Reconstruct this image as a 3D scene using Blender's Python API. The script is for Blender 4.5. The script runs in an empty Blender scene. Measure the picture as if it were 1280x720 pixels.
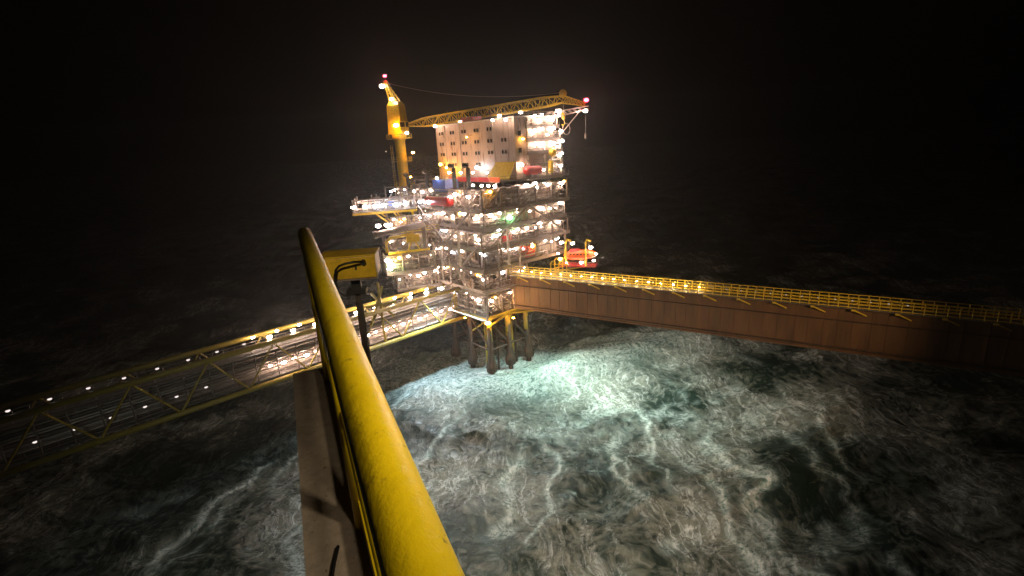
import bpy, math, random
import numpy as np
from mathutils import Vector, Matrix

R = math.radians
HAZE = 0.00045
random.seed(11)
sc = bpy.context.scene
C = sc.collection

# ------------------------------------------------------------------ camera
H = 54.0
FPX = 620.0
PITCH, ROLL = 15.9, -3.3
cam_d = bpy.data.cameras.new('camera')
cam = bpy.data.objects.new('camera', cam_d)
C.objects.link(cam)
cam_d.sensor_width = 36.0
cam_d.lens = 36.0 * FPX / 1280.0
cam_d.clip_start = 0.05
cam_d.clip_end = 12000
CAMROT = Matrix.Rotation(R(90 - PITCH), 3, 'X') @ Matrix.Rotation(R(ROLL), 3, 'Z')
cam.matrix_world = Matrix.Translation((0, 0, H)) @ CAMROT.to_4x4()
sc.camera = cam

# ------------------------------------------------------------------ world: night sky
w = bpy.data.worlds.new('World')
sc.world = w
w.use_nodes = True
nt = w.node_tree
sky = nt.nodes.new('ShaderNodeTexSky')
sky.sky_type = 'NISHITA'
sky.sun_disc = False
sky.sun_elevation = R(-4)
sky.sun_rotation = R(160)
nt.links.new(sky.outputs[0], nt.nodes['Background'].inputs[0])
nt.nodes['Background'].inputs[1].default_value = 0.006

sc.view_settings.view_transform = 'Standard'
sc.view_settings.look = 'None'
sc.view_settings.gamma = 1
sc.view_settings.exposure = 1.05
sc.view_settings.use_curve_mapping = False
cy = sc.cycles
cy.max_bounces = 4
cy.diffuse_bounces = 2
cy.glossy_bounces = 2
cy.volume_bounces = 0
cy.transmission_bounces = 2
cy.use_denoising = True
cy.sample_clamp_indirect = 3.0
cy.sample_clamp_direct = 0.0
cy.use_light_tree = True

# ------------------------------------------------------------------ materials
MAT = {}
def paint(name, col, rough=0.5, metal=0.0, var=0.25, scale=1.2, rust=0.0, bump=0.0, streak=False):
    m = bpy.data.materials.new(name); m.use_nodes = True
    n = m.node_tree; L = n.links
    b = n.nodes['Principled BSDF']
    tc = n.nodes.new('ShaderNodeTexCoord')
    mp = n.nodes.new('ShaderNodeMapping')
    L.new(tc.outputs['Object'], mp.inputs[0])
    if streak: mp.inputs['Scale'].default_value = (1, 1, 0.18)
    nz = n.nodes.new('ShaderNodeTexNoise')
    nz.inputs['Scale'].default_value = scale; nz.inputs['Detail'].default_value = 6
    nz.inputs['Roughness'].default_value = 0.65
    L.new(mp.outputs[0], nz.inputs['Vector'])
    r = n.nodes.new('ShaderNodeValToRGB')
    r.color_ramp.elements[0].position = 0.3; r.color_ramp.elements[1].position = 0.7
    d = tuple(c * (1 - var) for c in col)
    r.color_ramp.elements[0].color = (*d, 1); r.color_ramp.elements[1].color = (*col, 1)
    L.new(nz.outputs['Fac'], r.inputs[0])
    out = r.outputs[0]
    if rust > 0:
        n2 = n.nodes.new('ShaderNodeTexNoise'); n2.inputs['Scale'].default_value = scale * 2.3
        n2.inputs['Detail'].default_value = 8; n2.inputs['Roughness'].default_value = 0.7
        L.new(mp.outputs[0], n2.inputs['Vector'])
        r2 = n.nodes.new('ShaderNodeValToRGB')
        r2.color_ramp.elements[0].position = 0.62 - rust * 0.3
        r2.color_ramp.elements[1].position = 0.72 - rust * 0.2
        L.new(n2.outputs['Fac'], r2.inputs[0])
        mx = n.nodes.new('ShaderNodeMix'); mx.data_type = 'RGBA'
        L.new(r2.outputs[0], mx.inputs[0]); L.new(out, mx.inputs[6])
        mx.inputs[7].default_value = (0.12, 0.05, 0.025, 1)
        out = mx.outputs[2]
    L.new(out, b.inputs['Base Color'])
    mr = n.nodes.new('ShaderNodeMapRange')
    mr.inputs[3].default_value = max(rough - 0.12, 0.05); mr.inputs[4].default_value = min(rough + 0.15, 1)
    L.new(nz.outputs['Fac'], mr.inputs[0]); L.new(mr.outputs[0], b.inputs['Roughness'])
    b.inputs['Metallic'].default_value = metal
    if bump > 0:
        bp = n.nodes.new('ShaderNodeBump'); bp.inputs['Strength'].default_value = bump
        bp.inputs['Distance'].default_value = 0.02
        L.new(nz.outputs['Fac'], bp.inputs['Height']); L.new(bp.outputs[0], b.inputs['Normal'])
    MAT[name] = m
    return m

paint('steel_grey', (0.24, 0.20, 0.175), 0.5, 0.2, rust=0.25)
paint('galvanised', (0.40, 0.34, 0.30), 0.4, 0.5, rust=0.1)
paint('pale_pipe', (0.52, 0.43, 0.38), 0.35, 0.35, rust=0.1)
paint('dark_steel', (0.09, 0.075, 0.065), 0.6, 0.3, rust=0.35)
paint('black_steel', (0.02, 0.02, 0.02), 0.45, 0.0)
paint('deck_plate', (0.16, 0.15, 0.14), 0.6, 0.0, rust=0.3)
paint('white_paint', (0.47, 0.355, 0.275), 0.45, 0.0, var=0.25, scale=0.4, rust=0.3, streak=True)
paint('cream_paint', (0.62, 0.55, 0.45), 0.5, 0.0, rust=0.1)
paint('yellow_paint', (0.76, 0.52, 0.03), 0.38, 0.0, var=0.3, rust=0.12)
paint('rail_yellow', (0.86, 0.60, 0.006), 0.36, 0.0, var=0.16, scale=11, rust=0.07, bump=0.3)
paint('box_yellow', (0.75, 0.48, 0.02), 0.35, 0.0, var=0.35, scale=4, rust=0.15)
paint('green_yellow', (0.42, 0.31, 0.04), 0.4, 0.0, rust=0.15)
paint('red_paint', (0.55, 0.02, 0.02), 0.4, 0.0, rust=0.08)
paint('orange_paint', (0.75, 0.12, 0.02), 0.4, 0.0)
paint('brown_girder', (0.17, 0.085, 0.035), 0.6, 0.0, var=0.6, scale=0.5, rust=0.4, streak=True)
paint('leg_brown', (0.04, 0.026, 0.015), 0.7, 0.0, var=0.5, scale=0.8, rust=0.4, streak=True)
paint('beige_deck', (0.42, 0.33, 0.25), 0.8, 0.0, scale=14, rust=0.05, bump=0.5)
paint('cabin_blue', (0.12, 0.18, 0.5), 0.4, 0.0)  # own colour of the wing cabin; stands in for blue light on another
paint('cable_rubber', (0.015, 0.015, 0.015), 0.5)
paint('window_frame', (0.25, 0.22, 0.2), 0.5)
def glass():
    m = bpy.data.materials.new('dark_glass'); m.use_nodes = True
    b = m.node_tree.nodes['Principled BSDF']
    b.inputs['Base Color'].default_value = (0.02, 0.018, 0.016, 1); b.inputs['Roughness'].default_value = 0.08
    MAT['dark_glass'] = m
glass()
def emit(name, col, s):
    m = bpy.data.materials.new(name); m.use_nodes = True
    n = m.node_tree
    n.nodes.remove(n.nodes['Principled BSDF'])
    e = n.nodes.new('ShaderNodeEmission'); e.inputs[0].default_value = (*col, 1); e.inputs[1].default_value = s
    n.links.new(e.outputs[0], n.nodes['Material Output'].inputs[0])
    MAT[name] = m
emit('lamp_white', (1.0, 0.74, 0.60), 62)
emit('lamp_soft', (1.0, 0.70, 0.5), 30)
emit('lamp_cool', (0.8, 0.86, 1.0), 50)
emit('lamp_sodium', (1.0, 0.46, 0.05), 75)
emit('lamp_green', (0.25, 1.0, 0.35), 60)
emit('lamp_red', (1.0, 0.02, 0.05), 40)
emit('lamp_dim', (1.0, 0.86, 0.8), 0.55)
emit('lamp_faint', (1.0, 0.8, 0.6), 2.2)
emit('lamp_walk', (1.0, 0.75, 0.35), 260)

# ------------------------------------------------------------------ mesh builder
class MB:
    def __init__(s): s.v = []; s.f = []; s.m = []; s.mats = []; s.cur = 0
    def mat(s, name):
        if name not in s.mats: s.mats.append(name)
        s.cur = s.mats.index(name); return s
    def add(s, vs, fs):
        k = len(s.v); s.v.extend(vs)
        for f in fs: s.f.append(tuple(i + k for i in f)); s.m.append(s.cur)
    def box(s, c, size, ax=None):
        c = Vector(c); hx, hy, hz = [q / 2 for q in size]
        X, Y, Z = ax if ax else (Vector((1, 0, 0)), Vector((0, 1, 0)), Vector((0, 0, 1)))
        vs = [c + X * (i * hx) + Y * (j * hy) + Z * (k * hz) for i in (-1, 1) for j in (-1, 1) for k in (-1, 1)]
        s.add(vs, [(0, 1, 3, 2), (4, 6, 7, 5), (0, 4, 5, 1), (2, 3, 7, 6), (0, 2, 6, 4), (1, 5, 7, 3)])
    def beam(s, a, b, w_, h_=None):
        a = Vector(a); b = Vector(b); h_ = h_ or w_
        d = b - a; l = d.length
        if l < 1e-4: return
        X = d / l; up = Vector((0, 0, 1))
        if abs(X.z) > 0.98: up = Vector((1, 0, 0))
        Y = up.cross(X).normalized(); Z = X.cross(Y)
        s.box((a + b) / 2, (l, w_, h_), (X, Y, Z))
    def tube(s, pts, r, n=8, caps=True, r2=None):
        pts = [Vector(p) for p in pts]
        rings = []
        N = len(pts)
        for i, p in enumerate(pts):
            if i == 0: d = pts[1] - pts[0]
            elif i == N - 1: d = pts[-1] - pts[-2]
            else: d = (pts[i + 1] - p).normalized() + (p - pts[i - 1]).normalized()
            if d.length < 1e-6: d = Vector((0, 0, 1))
            d.normalize()
            up = Vector((0, 0, 1)) if abs(d.z) < 0.95 else Vector((0, 1, 0))
            X = up.cross(d).normalized(); Y = d.cross(X)
            rr = r if r2 is None else r + (r2 - r) * i / (N - 1)
            rings.append([p + (X * math.cos(2 * math.pi * k / n) + Y * math.sin(2 * math.pi * k / n)) * rr for k in range(n)])
        vs = [v for q in rings for v in q]
        fs = []
        for i in range(N - 1):
            for k in range(n):
                a = i * n + k; b = i * n + (k + 1) % n
                fs.append((a, b, b + n, a + n))
        if caps:
            fs.append(tuple(range(n))[::-1]); fs.append(tuple((N - 1) * n + k for k in range(n)))
        s.add(vs, fs)
    def lathe(s, a, b, prof, n=14):
        """prof: list of (t 0..1, radius) along a->b"""
        a = Vector(a); b = Vector(b); d = (b - a); X0 = d.normalized()
        up = Vector((0, 0, 1)) if abs(X0.z) < 0.95 else Vector((0, 1, 0))
        X = up.cross(X0).normalized(); Y = X0.cross(X)
        vs = []; fs = []
        for t, r in prof:
            p = a + d * t
            vs += [p + (X * math.cos(2 * math.pi * k / n) + Y * math.sin(2 * math.pi * k / n)) * max(r, 1e-3) for k in range(n)]
        for i in range(len(prof) - 1):
            for k in range(n):
                q = i * n + k; w2 = i * n + (k + 1) % n
                fs.append((q, w2, w2 + n, q + n))
        fs.append(tuple(range(n))[::-1]); fs.append(tuple((len(prof) - 1) * n + k for k in range(n)))
        s.add(vs, fs)
    def sphere(s, c, r, n=8, m=5, sc3=(1, 1, 1), ax=None):
        c = Vector(c)
        X, Y, Z = ax if ax else (Vector((1, 0, 0)), Vector((0, 1, 0)), Vector((0, 0, 1)))
        vs = []; fs = []
        for i in range(m + 1):
            th = math.pi * i / m
            for k in range(n):
                ph = 2 * math.pi * k / n
                vs.append(c + X * (r * sc3[0] * math.sin(th) * math.cos(ph)) + Y * (r * sc3[1] * math.sin(th) * math.sin(ph)) + Z * (r * sc3[2] * math.cos(th)))
        for i in range(m):
            for k in range(n):
                a = i * n + k; b = i * n + (k + 1) % n
                fs.append((a, a + n, b + n, b))
        s.add(vs, fs)
    def build(s, name, mat=None, parent=None, smooth=False, origin=None):
        if mat and mat not in s.mats:
            if not s.mats: s.mats = [mat]
        me = bpy.data.meshes.new(name)
        o0 = parent['_o'] if parent is not None and '_o' in parent else (origin or (0, 0, 0))
        o0 = Vector(o0)
        me.from_pydata([tuple(Vector(v) - o0) for v in s.v], [], s.f)
        for mm in s.mats: me.materials.append(MAT[mm])
        if len(s.mats) > 1: me.polygons.foreach_set('material_index', s.m)
        if smooth: me.polygons.foreach_set('use_smooth', [True] * len(s.f))
        o = bpy.data.objects.new(name, me); C.objects.link(o)
        if parent is not None:
            o.parent = parent
            o['_o'] = tuple(o0)
        else:
            o.location = o0; o['_o'] = tuple(o0)
        return o

LABELS = {}
def thing(name, label, cat, loc, group=None):
    o = bpy.data.objects.new(name, None); C.objects.link(o)
    o.location = loc; o['_o'] = tuple(loc); o['label'] = label; o['category'] = cat
    o.empty_display_size = 0.5
    if group: o['group'] = group
    return o
def tag(o, label=None, cat=None, group=None, kind=None):
    if label: o['label'] = label
    if cat: o['category'] = cat
    if group: o['group'] = group
    if kind: o['kind'] = kind
    return o

# lamps share mesh data ------------------------------------------------------
LAMPMESH = {}
def lamp_mesh(kind, rx=0.34):
    rx = round(rx * (1.0 if kind in ('lamp_dim', 'lamp_walk') else 1.3), 2)
    key = (kind, rx)
    if key not in LAMPMESH:
        m = MB()
        m.mat('galvanised').box((0, 0, rx * 0.75), (rx * 2.2, rx * 1.0, rx * 0.3))
        m.mat(kind).sphere((0, 0, 0), rx, 8, 5, (1, 0.62, 0.62))
        me = bpy.data.meshes.new('lamp')
        me.from_pydata([tuple(v) for v in m.v], [], m.f)
        for mm in m.mats: me.materials.append(MAT[mm])
        me.polygons.foreach_set('material_index', m.m)
        LAMPMESH[key] = me
    return LAMPMESH[key]
def lamp(parent, p, kind='lamp_white', rx=0.34, rot=0.0, name='lamp'):
    o = bpy.data.objects.new(name, lamp_mesh(kind, rx)); C.objects.link(o)
    o.parent = parent; o.location = Vector(p) - Vector(parent['_o']); o.rotation_euler = (0, 0, rot)
    return o

# ------------------------------------------------------------------ platform frame
A = R(49)
O0 = Vector((-6.5, 116.0, 0))
LV = Vector((-math.cos(A), math.sin(A), 0))
RV = Vector((math.sin(A), math.cos(A), 0))
ZV = Vector((0, 0, 1))
class Frame:
    def __init__(f, o, l, r): f.o = Vector(o); f.l = Vector(l); f.r = Vector(r)
    def __call__(f, s, t, z): return f.o + f.l * s + f.r * t + ZV * z
    def ax(f): return (f.l, f.r, ZV)
    def rot(f): return math.atan2(f.l.y, f.l.x)
P = Frame(O0, LV, RV)

def rail_run(m, F, pts, h=1.1, step=1.6, r=0.035, closed=False):
    """railing along list of (s,t,z)"""
    ps = [F(*p) for p in pts]
    if closed: ps.append(ps[0])
    for a, b in zip(ps[:-1], ps[1:]):
        for hh in (h, h * 0.5):
            m.beam(a + ZV * hh, b + ZV * hh, r * 2)
        m.beam(a + ZV * 0.08, b + ZV * 0.08, 0.02, 0.16)
        n = max(1, int((b - a).length / step))
        for i in range(n + 1):
            p = a.lerp(b, i / n); m.beam(p, p + ZV * h, r * 2)

def pipe_path(rs, F, s0, s1, t0, t1, z0, z1):
    """random orthogonal pipe with rounded-ish elbows"""
    s = rs.uniform(s0, s1); t = rs.uniform(t0, t1); z = rs.uniform(z0, z1)
    pts = [(s, t, z)]
    last = -1
    for _ in range(rs.randint(2, 5)):
        a = rs.choice([q for q in (0, 0, 1, 1, 2) if q != last]); last = a
        if a == 0: s = rs.uniform(s0, s1)
        elif a == 1: t = rs.uniform(t0, t1)
        else: z = rs.uniform(z0, z1)
        pts.append((s, t, z))
    out = []
    for i, p in enumerate(pts):
        v = F(*p)
        if 0 < i < len(pts) - 1:
            a = F(*pts[i - 1]); b = F(*pts[i + 1])
            d0 = (a - v); d1 = (b - v)
            k = min(0.45, d0.length * 0.4, d1.length * 0.4)
            if k > 0.02:
                out.append(v + d0.normalized() * k); out.append(v + (d0.normalized() + d1.normalized()) * k * 0.3); out.append(v + d1.normalized() * k)
            continue
        out.append(v)
    q = [out[0]]
    for v in out[1:]:
        if (v - q[-1]).length > 0.02: q.append(v)
    return q if len(q) > 1 else None

def stair(m, F, s, t, z0, z1, along='s', w=0.9):
    run = (z1 - z0) * 1.0
    a = (s, t, z0); b = (s + run, t, z1) if along == 's' else (s, t + run, z1)
    off = (0, w, 0) if along == 's' else (w, 0, 0)
    for q in (0, 1):
        pa = F(a[0] + off[0] * q, a[1] + off[1] * q, a[2]); pb = F(b[0] + off[0] * q, b[1] + off[1] * q, b[2])
        m.beam(pa, pb, 0.06, 0.25); m.beam(pa + ZV * 1.0, pb + ZV * 1.0, 0.06)
        for k in range(4): 
            p = pa.lerp(pb, k / 3); m.beam(p, p + ZV * 1.0, 0.05)
    n = max(3, int((z1 - z0) / 0.25))
    for k in range(n):
        pa = F(*a).lerp(F(*b), (k + .5) / n); pb = pa + (F(*[x + y for x, y in zip(a, off)]) - F(*a))
        m.beam(pa, pb, 0.24, 0.04)

VESSELS = []
def vessel_h(F, s, t, z, length, r, mat, label, along='s', cat='vessel', group='process vessels on the platform decks', name='process_vessel'):
    th = thing(name, label, cat, F(s, t, z), group)
    d = (length, 0) if along == 's' else (0, length)
    a = F(s - d[0] / 2, t - d[1] / 2, z + r + 0.5); b = F(s + d[0] / 2, t + d[1] / 2, z + r + 0.5)
    m = MB(); k = min(r * 0.6 / length, 0.2)
    m.mat(mat).lathe(a, b, [(0, 0.02), (k * .15, r * .5), (k * .5, r * .85), (k, r), (1 - k, r), (1 - k * .5, r * .85), (1 - k * .15, r * .5), (1, 0.02)], 16)
    m.build('shell', None, th, smooth=True)
    m = MB()
    for q in (0.25, 0.75):
        p = a.lerp(b, q); m.box(p - ZV * (r * 0.75 + 0.25), (0.25 if along == 's' else r * 1.5, r * 1.5 if along == 's' else 0.25, r * 0.5 + 0.5), F.ax())
    m.build('saddle', 'steel_grey', th)
    m = MB()
    for q in (0.3, 0.55, 0.72):
        p = a.lerp(b, q) + ZV * (r * 0.95); m.tube([p, p + ZV * 0.5], 0.12); m.tube([p + ZV * 0.5, p + ZV * 0.58], 0.22)
    m.build('nozzle', 'galvanised', th)
    return th
def vessel_v(F, s, t, z, h, r, mat, label, group='process vessels on the platform decks', name='upright_vessel', cat='vessel'):
    th = thing(name, label, cat, F(s, t, z), group)
    m = MB(); m.lathe(F(s, t, z + 0.4), F(s, t, z + h), [(0, r * .6), (0.06, r * .9), (0.12, r), (0.88, r), (0.95, r * .8), (0.99, r * .4), (1, .02)], 14)
    m.build('shell', mat, th, smooth=True)
    m = MB(); m.lathe(F(s, t, z), F(s, t, z + 0.5), [(0, r * .85), (1, r * .8)], 12); m.build('skirt', 'steel_grey', th)
    m = MB()
    for k in range(2):
        zz = z + h * (0.4 + 0.35 * k); m.lathe(F(s, t, zz), F(s, t, zz + 0.12), [(0, r * 1.1), (1, r * 1.1)], 14)
    m.tube([F(s - r - .12, t, z + .3), F(s - r - .12, t, z + h), F(s, t, z + h + .35)], 0.09)
    m.build('band', 'galvanised', th)
    return th
def skid_box(F, s, t, z, dim, mat, label, cat='cabin', name='equipment_cabin', group='equipment cabins on the platform decks'):
    th = thing(name, label, cat, F(s, t, z), group)
    ls, lt, hh = dim
    m = MB(); m.box(F(s, t, z + 0.15 + hh / 2), (ls, lt, hh), F.ax())
    n = max(2, int(ls / 0.6))
    for k in range(n):
        ss = s - ls / 2 + (k + .5) * ls / n
        m.box(F(ss, t - lt / 2 - .03, z + .15 + hh / 2), (0.12, 0.06, hh * .86), F.ax())
    n = max(2, int(lt / 0.6))
    for k in range(n):
        tt = t - lt / 2 + (k + .5) * lt / n
        m.box(F(s - ls / 2 - .03, tt, z + .15 + hh / 2), (0.06, 0.12, hh * .86), F.ax())
    m.build('casing', mat, th)
    m = MB(); m.box(F(s, t, z + 0.075), (ls + .2, lt + .2, 0.15), F.ax()); m.build('skid', 'dark_steel', th)
    m = MB(); m.box(F(s, t, z + hh + .27), (ls * .35, lt * .35, .22), F.ax()); m.build('vent', 'galvanised', th)
    return th

def deck(F, s0, s1, t0, t1, z, zt, name, label, cat, rs, mats=('galvanised', 'pale_pipe', 'steel_grey', 'cream_paint'),
         npipe=26, lampkind='lamp_white', lsp=3.6, lampr=0.3, railmat='steel_grey', group=None, diag=True, inner=1.0, ceil_lamps=True,
         gap=(), platemat='deck_plate', colmat='steel_grey', ncable=3, edge='steel_grey', right_lamps=True, left_lamps=True, walls=True):
    th = thing(name, label, cat, F((s0 + s1) / 2, (t0 + t1) / 2, z), group)
    hh = zt - z
    m = MB(); m.box(F((s0 + s1) / 2, (t0 + t1) / 2, z - 0.06), (s1 - s0, t1 - t0, 0.12), F.ax()); m.build('deck_plate', platemat, th)
    m = MB()
    for s in (s0 + .15, s1 - .15): m.beam(F(s, t0, z - .42), F(s, t1, z - .42), 0.3, 0.6)
    for t in (t0 + .15, t1 - .15): m.beam(F(s0 + .31, t, z - .42), F(s1 - .31, t, z - .42), 0.3, 0.596)
    k = int((s1 - s0) / 2.4)
    for i in range(1, k):
        s = s0 + (s1 - s0) * i / k; m.beam(F(s, t0 + .32, z - .3), F(s, t1 - .32, z - .3), 0.14, 0.35)
    m.build('floor_beams', edge, th)
    # columns
    ns = max(1, round((s1 - s0) / 6.5)); ntt = max(1, round((t1 - t0) / 6.5))
    for i in range(ns + 1):
        for j in range(ntt + 1):
            if 0 < i < ns and 0 < j < ntt: continue
            s = s0 + .45 + (s1 - s0 - .9) * i / ns; t = t0 + .45 + (t1 - t0 - .9) * j / ntt
            m = MB(); m.tube([F(s, t, z), F(s, t, zt - .7)], 0.24, 8); m.build('column', colmat, th)
    if diag:
        for i in range(ns):
            if rs.random() < 0.55:
                a = s0 + .45 + (s1 - s0 - .9) * i / ns; b = s0 + .45 + (s1 - s0 - .9) * (i + 1) / ns
                if rs.random() < .5: a, b = b, a
                m = MB(); m.tube([F(a, t0 + .45, z + .1), F(b, t0 + .45, zt - .75)], 0.13, 6); m.build('brace', colmat, th)
        for j in range(ntt):
            if rs.random() < 0.55:
                a = t0 + .45 + (t1 - t0 - .9) * j / ntt; b = t0 + .45 + (t1 - t0 - .9) * (j + 1) / ntt
                if rs.random() < .5: a, b = b, a
                m = MB(); m.tube([F(s0 + .45, a, z + .1), F(s0 + .45, b, zt - .75)], 0.13, 6); m.build('brace', colmat, th)
    m = MB(); rail_run(m, F, [(s1, t0, z), (s0, t0, z), (s0, t1, z)]); m.build('railing', railmat, th)
    # pipework along the two visible faces, each run a part
    for i in range(npipe):
        face = rs.random() < .5
        if face: pp = pipe_path(rs, F, s0 + .6, s1 - .6, t0 + .5, t0 + 3.4 * inner, z + .3, zt - .9)
        else: pp = pipe_path(rs, F, s0 + .5, s0 + 3.4 * inner, t0 + .6, t1 - .6, z + .3, zt - .9)
        if not pp or i > 94: continue
        m = MB(); r = rs.choice((.06, .08, .1, .14, .2, .26)); m.tube(pp, r, 8)
        for q in pp[::3]:
            m.sphere(q, r * 1.6, 6, 4)
        m.build('pipe', rs.choice(mats), th, smooth=False)
    # pipe rack under ceiling, parallel pipes
    m = MB()
    for i in range(5):
        zz = zt - 1.0 - .05 * (i % 2); m.tube([F(s0 + .5, t0 + .9 + i * .33, zz), F(s1 - .5, t0 + .9 + i * .33, zz)], .1 + .03 * (i % 3), 6)
    m.build('pipe_rack', 'pale_pipe', th)
    m = MB()
    for i in range(5):
        zz = zt - 1.05 - .05 * (i % 2); m.tube([F(s0 + .9 + i * .33, t0 + .5, zz - .3), F(s0 + .9 + i * .33, t1 - .5, zz - .3)], .1 + .03 * (i % 3), 6)
    m.build('pipe_rack', 'galvanised', th)
    # valves and small kit
    vmat = rs.choice(mats)
    for i in range(14):
        m = MB()
        if rs.random() < .5: s, t = rs.uniform(s0 + 1, s1 - 1), t0 + rs.uniform(.6, 3)
        else: s, t = s0 + rs.uniform(.6, 3), rs.uniform(t0 + 1, t1 - 1)
        b = rs.uniform(.3, .9); m.box(F(s, t, z + b / 2 + .02), (rs.uniform(.3, 1.1), rs.uniform(.3, 1.1), b), F.ax())
        m.tube([F(s, t, z + b), F(s, t, z + b + .8)], .06, 6); m.lathe(F(s, t, z + b + .7), F(s, t, z + b + .76), [(0, .22), (1, .22)], 8)
        m.build('valve_station', vmat, th)
    if walls:
        for i in range(int(npipe * .9)):           # vertical drops and short cross-overs
            m = MB(); r = rs.choice((.05, .07, .1, .16))
            if rs.random() < .5: s, t = rs.uniform(s0 + .5, s1 - .5), t0 + rs.uniform(.3, 3.2)
            else: s, t = s0 + rs.uniform(.3, 3.2), rs.uniform(t0 + .5, t1 - .5)
            za = z + rs.uniform(0, 1.2); zb = zt - rs.uniform(.7, 2.0)
            m.tube([F(s, t, za), F(s, t, zb), F(s + rs.uniform(-1.5, 1.5), t + rs.uniform(0, 1.5), zb + .1)], r, 6)
            if len(th.children) < 240: m.build('pipe_drop', rs.choice(mats), th)
        for k in range(int((s1 - s0) / 3)):  # panels added inside to catch lamp light and thicken the decks
            if rs.random() < .25: continue
            a = s0 + 3.9 + k * 3; dd = rs.uniform(3.8, 5.5); hw = (zt - z - .9) * rs.choice((.55, .8, 1))
            if a + 2.6 > s1: break
            m = MB(); m.box(F(a + 1.3, t0 + dd, z + hw / 2 + .01), (2.6, .3, hw), F.ax())
            for q in range(4): m.box(F(a + .35 + q * .63, t0 + dd - .19, z + hw / 2), (.1, .08, hw * .9), F.ax())
            m.build('infill_panel', rs.choice(('cream_paint', 'white_paint', 'steel_grey', 'galvanised')), th)
        for k in range(int((t1 - t0) / 3)):
            if rs.random() < .25: continue
            a = t0 + 3.9 + k * 3; dd = rs.uniform(3.8, 5.5); hw = (zt - z - .9) * rs.choice((.55, .8, 1))
            if a + 2.6 > t1: break
            m = MB(); m.box(F(s0 + dd, a + 1.3, z + hw / 2 + .01), (.3, 2.6, hw), F.ax())
            for q in range(4): m.box(F(s0 + dd - .19, a + .35 + q * .63, z + hw / 2), (.08, .1, hw * .9), F.ax())
            m.build('infill_panel', rs.choice(('cream_paint', 'white_paint', 'steel_grey', 'galvanised')), th)
    # lamps: rows under the ceiling
    if ceil_lamps:
        n = max(1, int((s1 - s0) / lsp))
        if left_lamps:
            for i in range(n):
                if rs.random() < .12: continue
                s = s0 + (i + .5 + rs.uniform(-.22, .22)) * (s1 - s0) / n
                k = rs.choice([lampkind] * 6 + ['lamp_soft', 'lamp_soft', 'lamp_sodium', 'lamp_cool'])
                if lampkind == 'lamp_dim': k = 'lamp_dim'
                lamp(th, F(s, t0 + rs.choice((.3, .7, 2.6)), zt - .95 - rs.uniform(0, 1.3)), k, lampr * rs.choice((.6, .8, 1.0, 1.1, 1.35)), F.rot())
        n = max(1, int((t1 - t0) / lsp))
        if right_lamps:
            for i in range(n):
                if rs.random() < .12: continue
                t = t0 + (i + .5 + rs.uniform(-.22, .22)) * (t1 - t0) / n
                k = rs.choice([lampkind] * 6 + ['lamp_soft', 'lamp_soft', 'lamp_sodium', 'lamp_cool'])
                if lampkind == 'lamp_dim': k = 'lamp_dim'
                lamp(th, F(s0 + rs.choice((.3, .7, 2.6)), t, zt - .95 - rs.uniform(0, 1.3)), k, lampr * rs.choice((.6, .8, 1.0, 1.1, 1.35)), F.rot() + 1.57)
    return th

# ------------------------------------------------------------------ sea
def fft_ocean(N, Lsz, wind, wdir, amp, seed, chop, lmin=1.0):
    rng = np.random.default_rng(seed)
    k1 = np.fft.fftfreq(N, Lsz / N) * 2 * np.pi
    KX, KY = np.meshgrid(k1, k1, indexing='ij')
    K = np.sqrt(KX ** 2 + KY ** 2); K[0, 0] = 1e-6
    Lw = wind ** 2 / 9.81
    c = (KX * wdir[0] + KY * wdir[1]) / K
    Ph = np.exp(-1 / (K * Lw) ** 2) / K ** 4 * (c ** 2 * 0.85 + 0.15) * np.exp(-(K * lmin / 6.28) ** 2 * .2)
    Ph[0, 0] = 0
    hk = (rng.normal(size=(N, N)) + 1j * rng.normal(size=(N, N))) * np.sqrt(Ph)
    h = np.real(np.fft.ifft2(hk)); sc_ = amp / h.std(); h *= sc_
    dx = np.real(np.fft.ifft2(-1j * KX / K * hk)) * sc_ * chop
    dy = np.real(np.fft.ifft2(-1j * KY / K * hk)) * sc_ * chop
    d = Lsz / N
    jxx = 1 + np.gradient(dx, d, axis=0); jyy = 1 + np.gradient(dy, d, axis=1)
    jxy = np.gradient(dx, d, axis=1)
    J = jxx * jyy - jxy ** 2
    return h, dx, dy, J

def samp(fld, Lsz, X, Y):
    N = fld.shape[0]
    u = (X / Lsz * N) % N; v = (Y / Lsz * N) % N
    i = np.floor(u).astype(int); j = np.floor(v).astype(int); a = u - i; b = v - j
    i %= N; j %= N; i2 = (i + 1) % N; j2 = (j + 1) % N
    return fld[i, j] * (1 - a) * (1 - b) + fld[i2, j] * a * (1 - b) + fld[i, j2] * (1 - a) * b + fld[i2, j2] * a * b

def axis(lo, hi, st, far):
    c = list(np.arange(lo, hi, st))
    a = []; x = hi; d = st
    while x < far: a.append(x); d *= 1.18; x += d
    a.append(far)
    b = []; x = lo; d = st
    while x > -far: d *= 1.18; x -= d; b.append(x)
    return np.array(b[::-1] + c + a)

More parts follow.
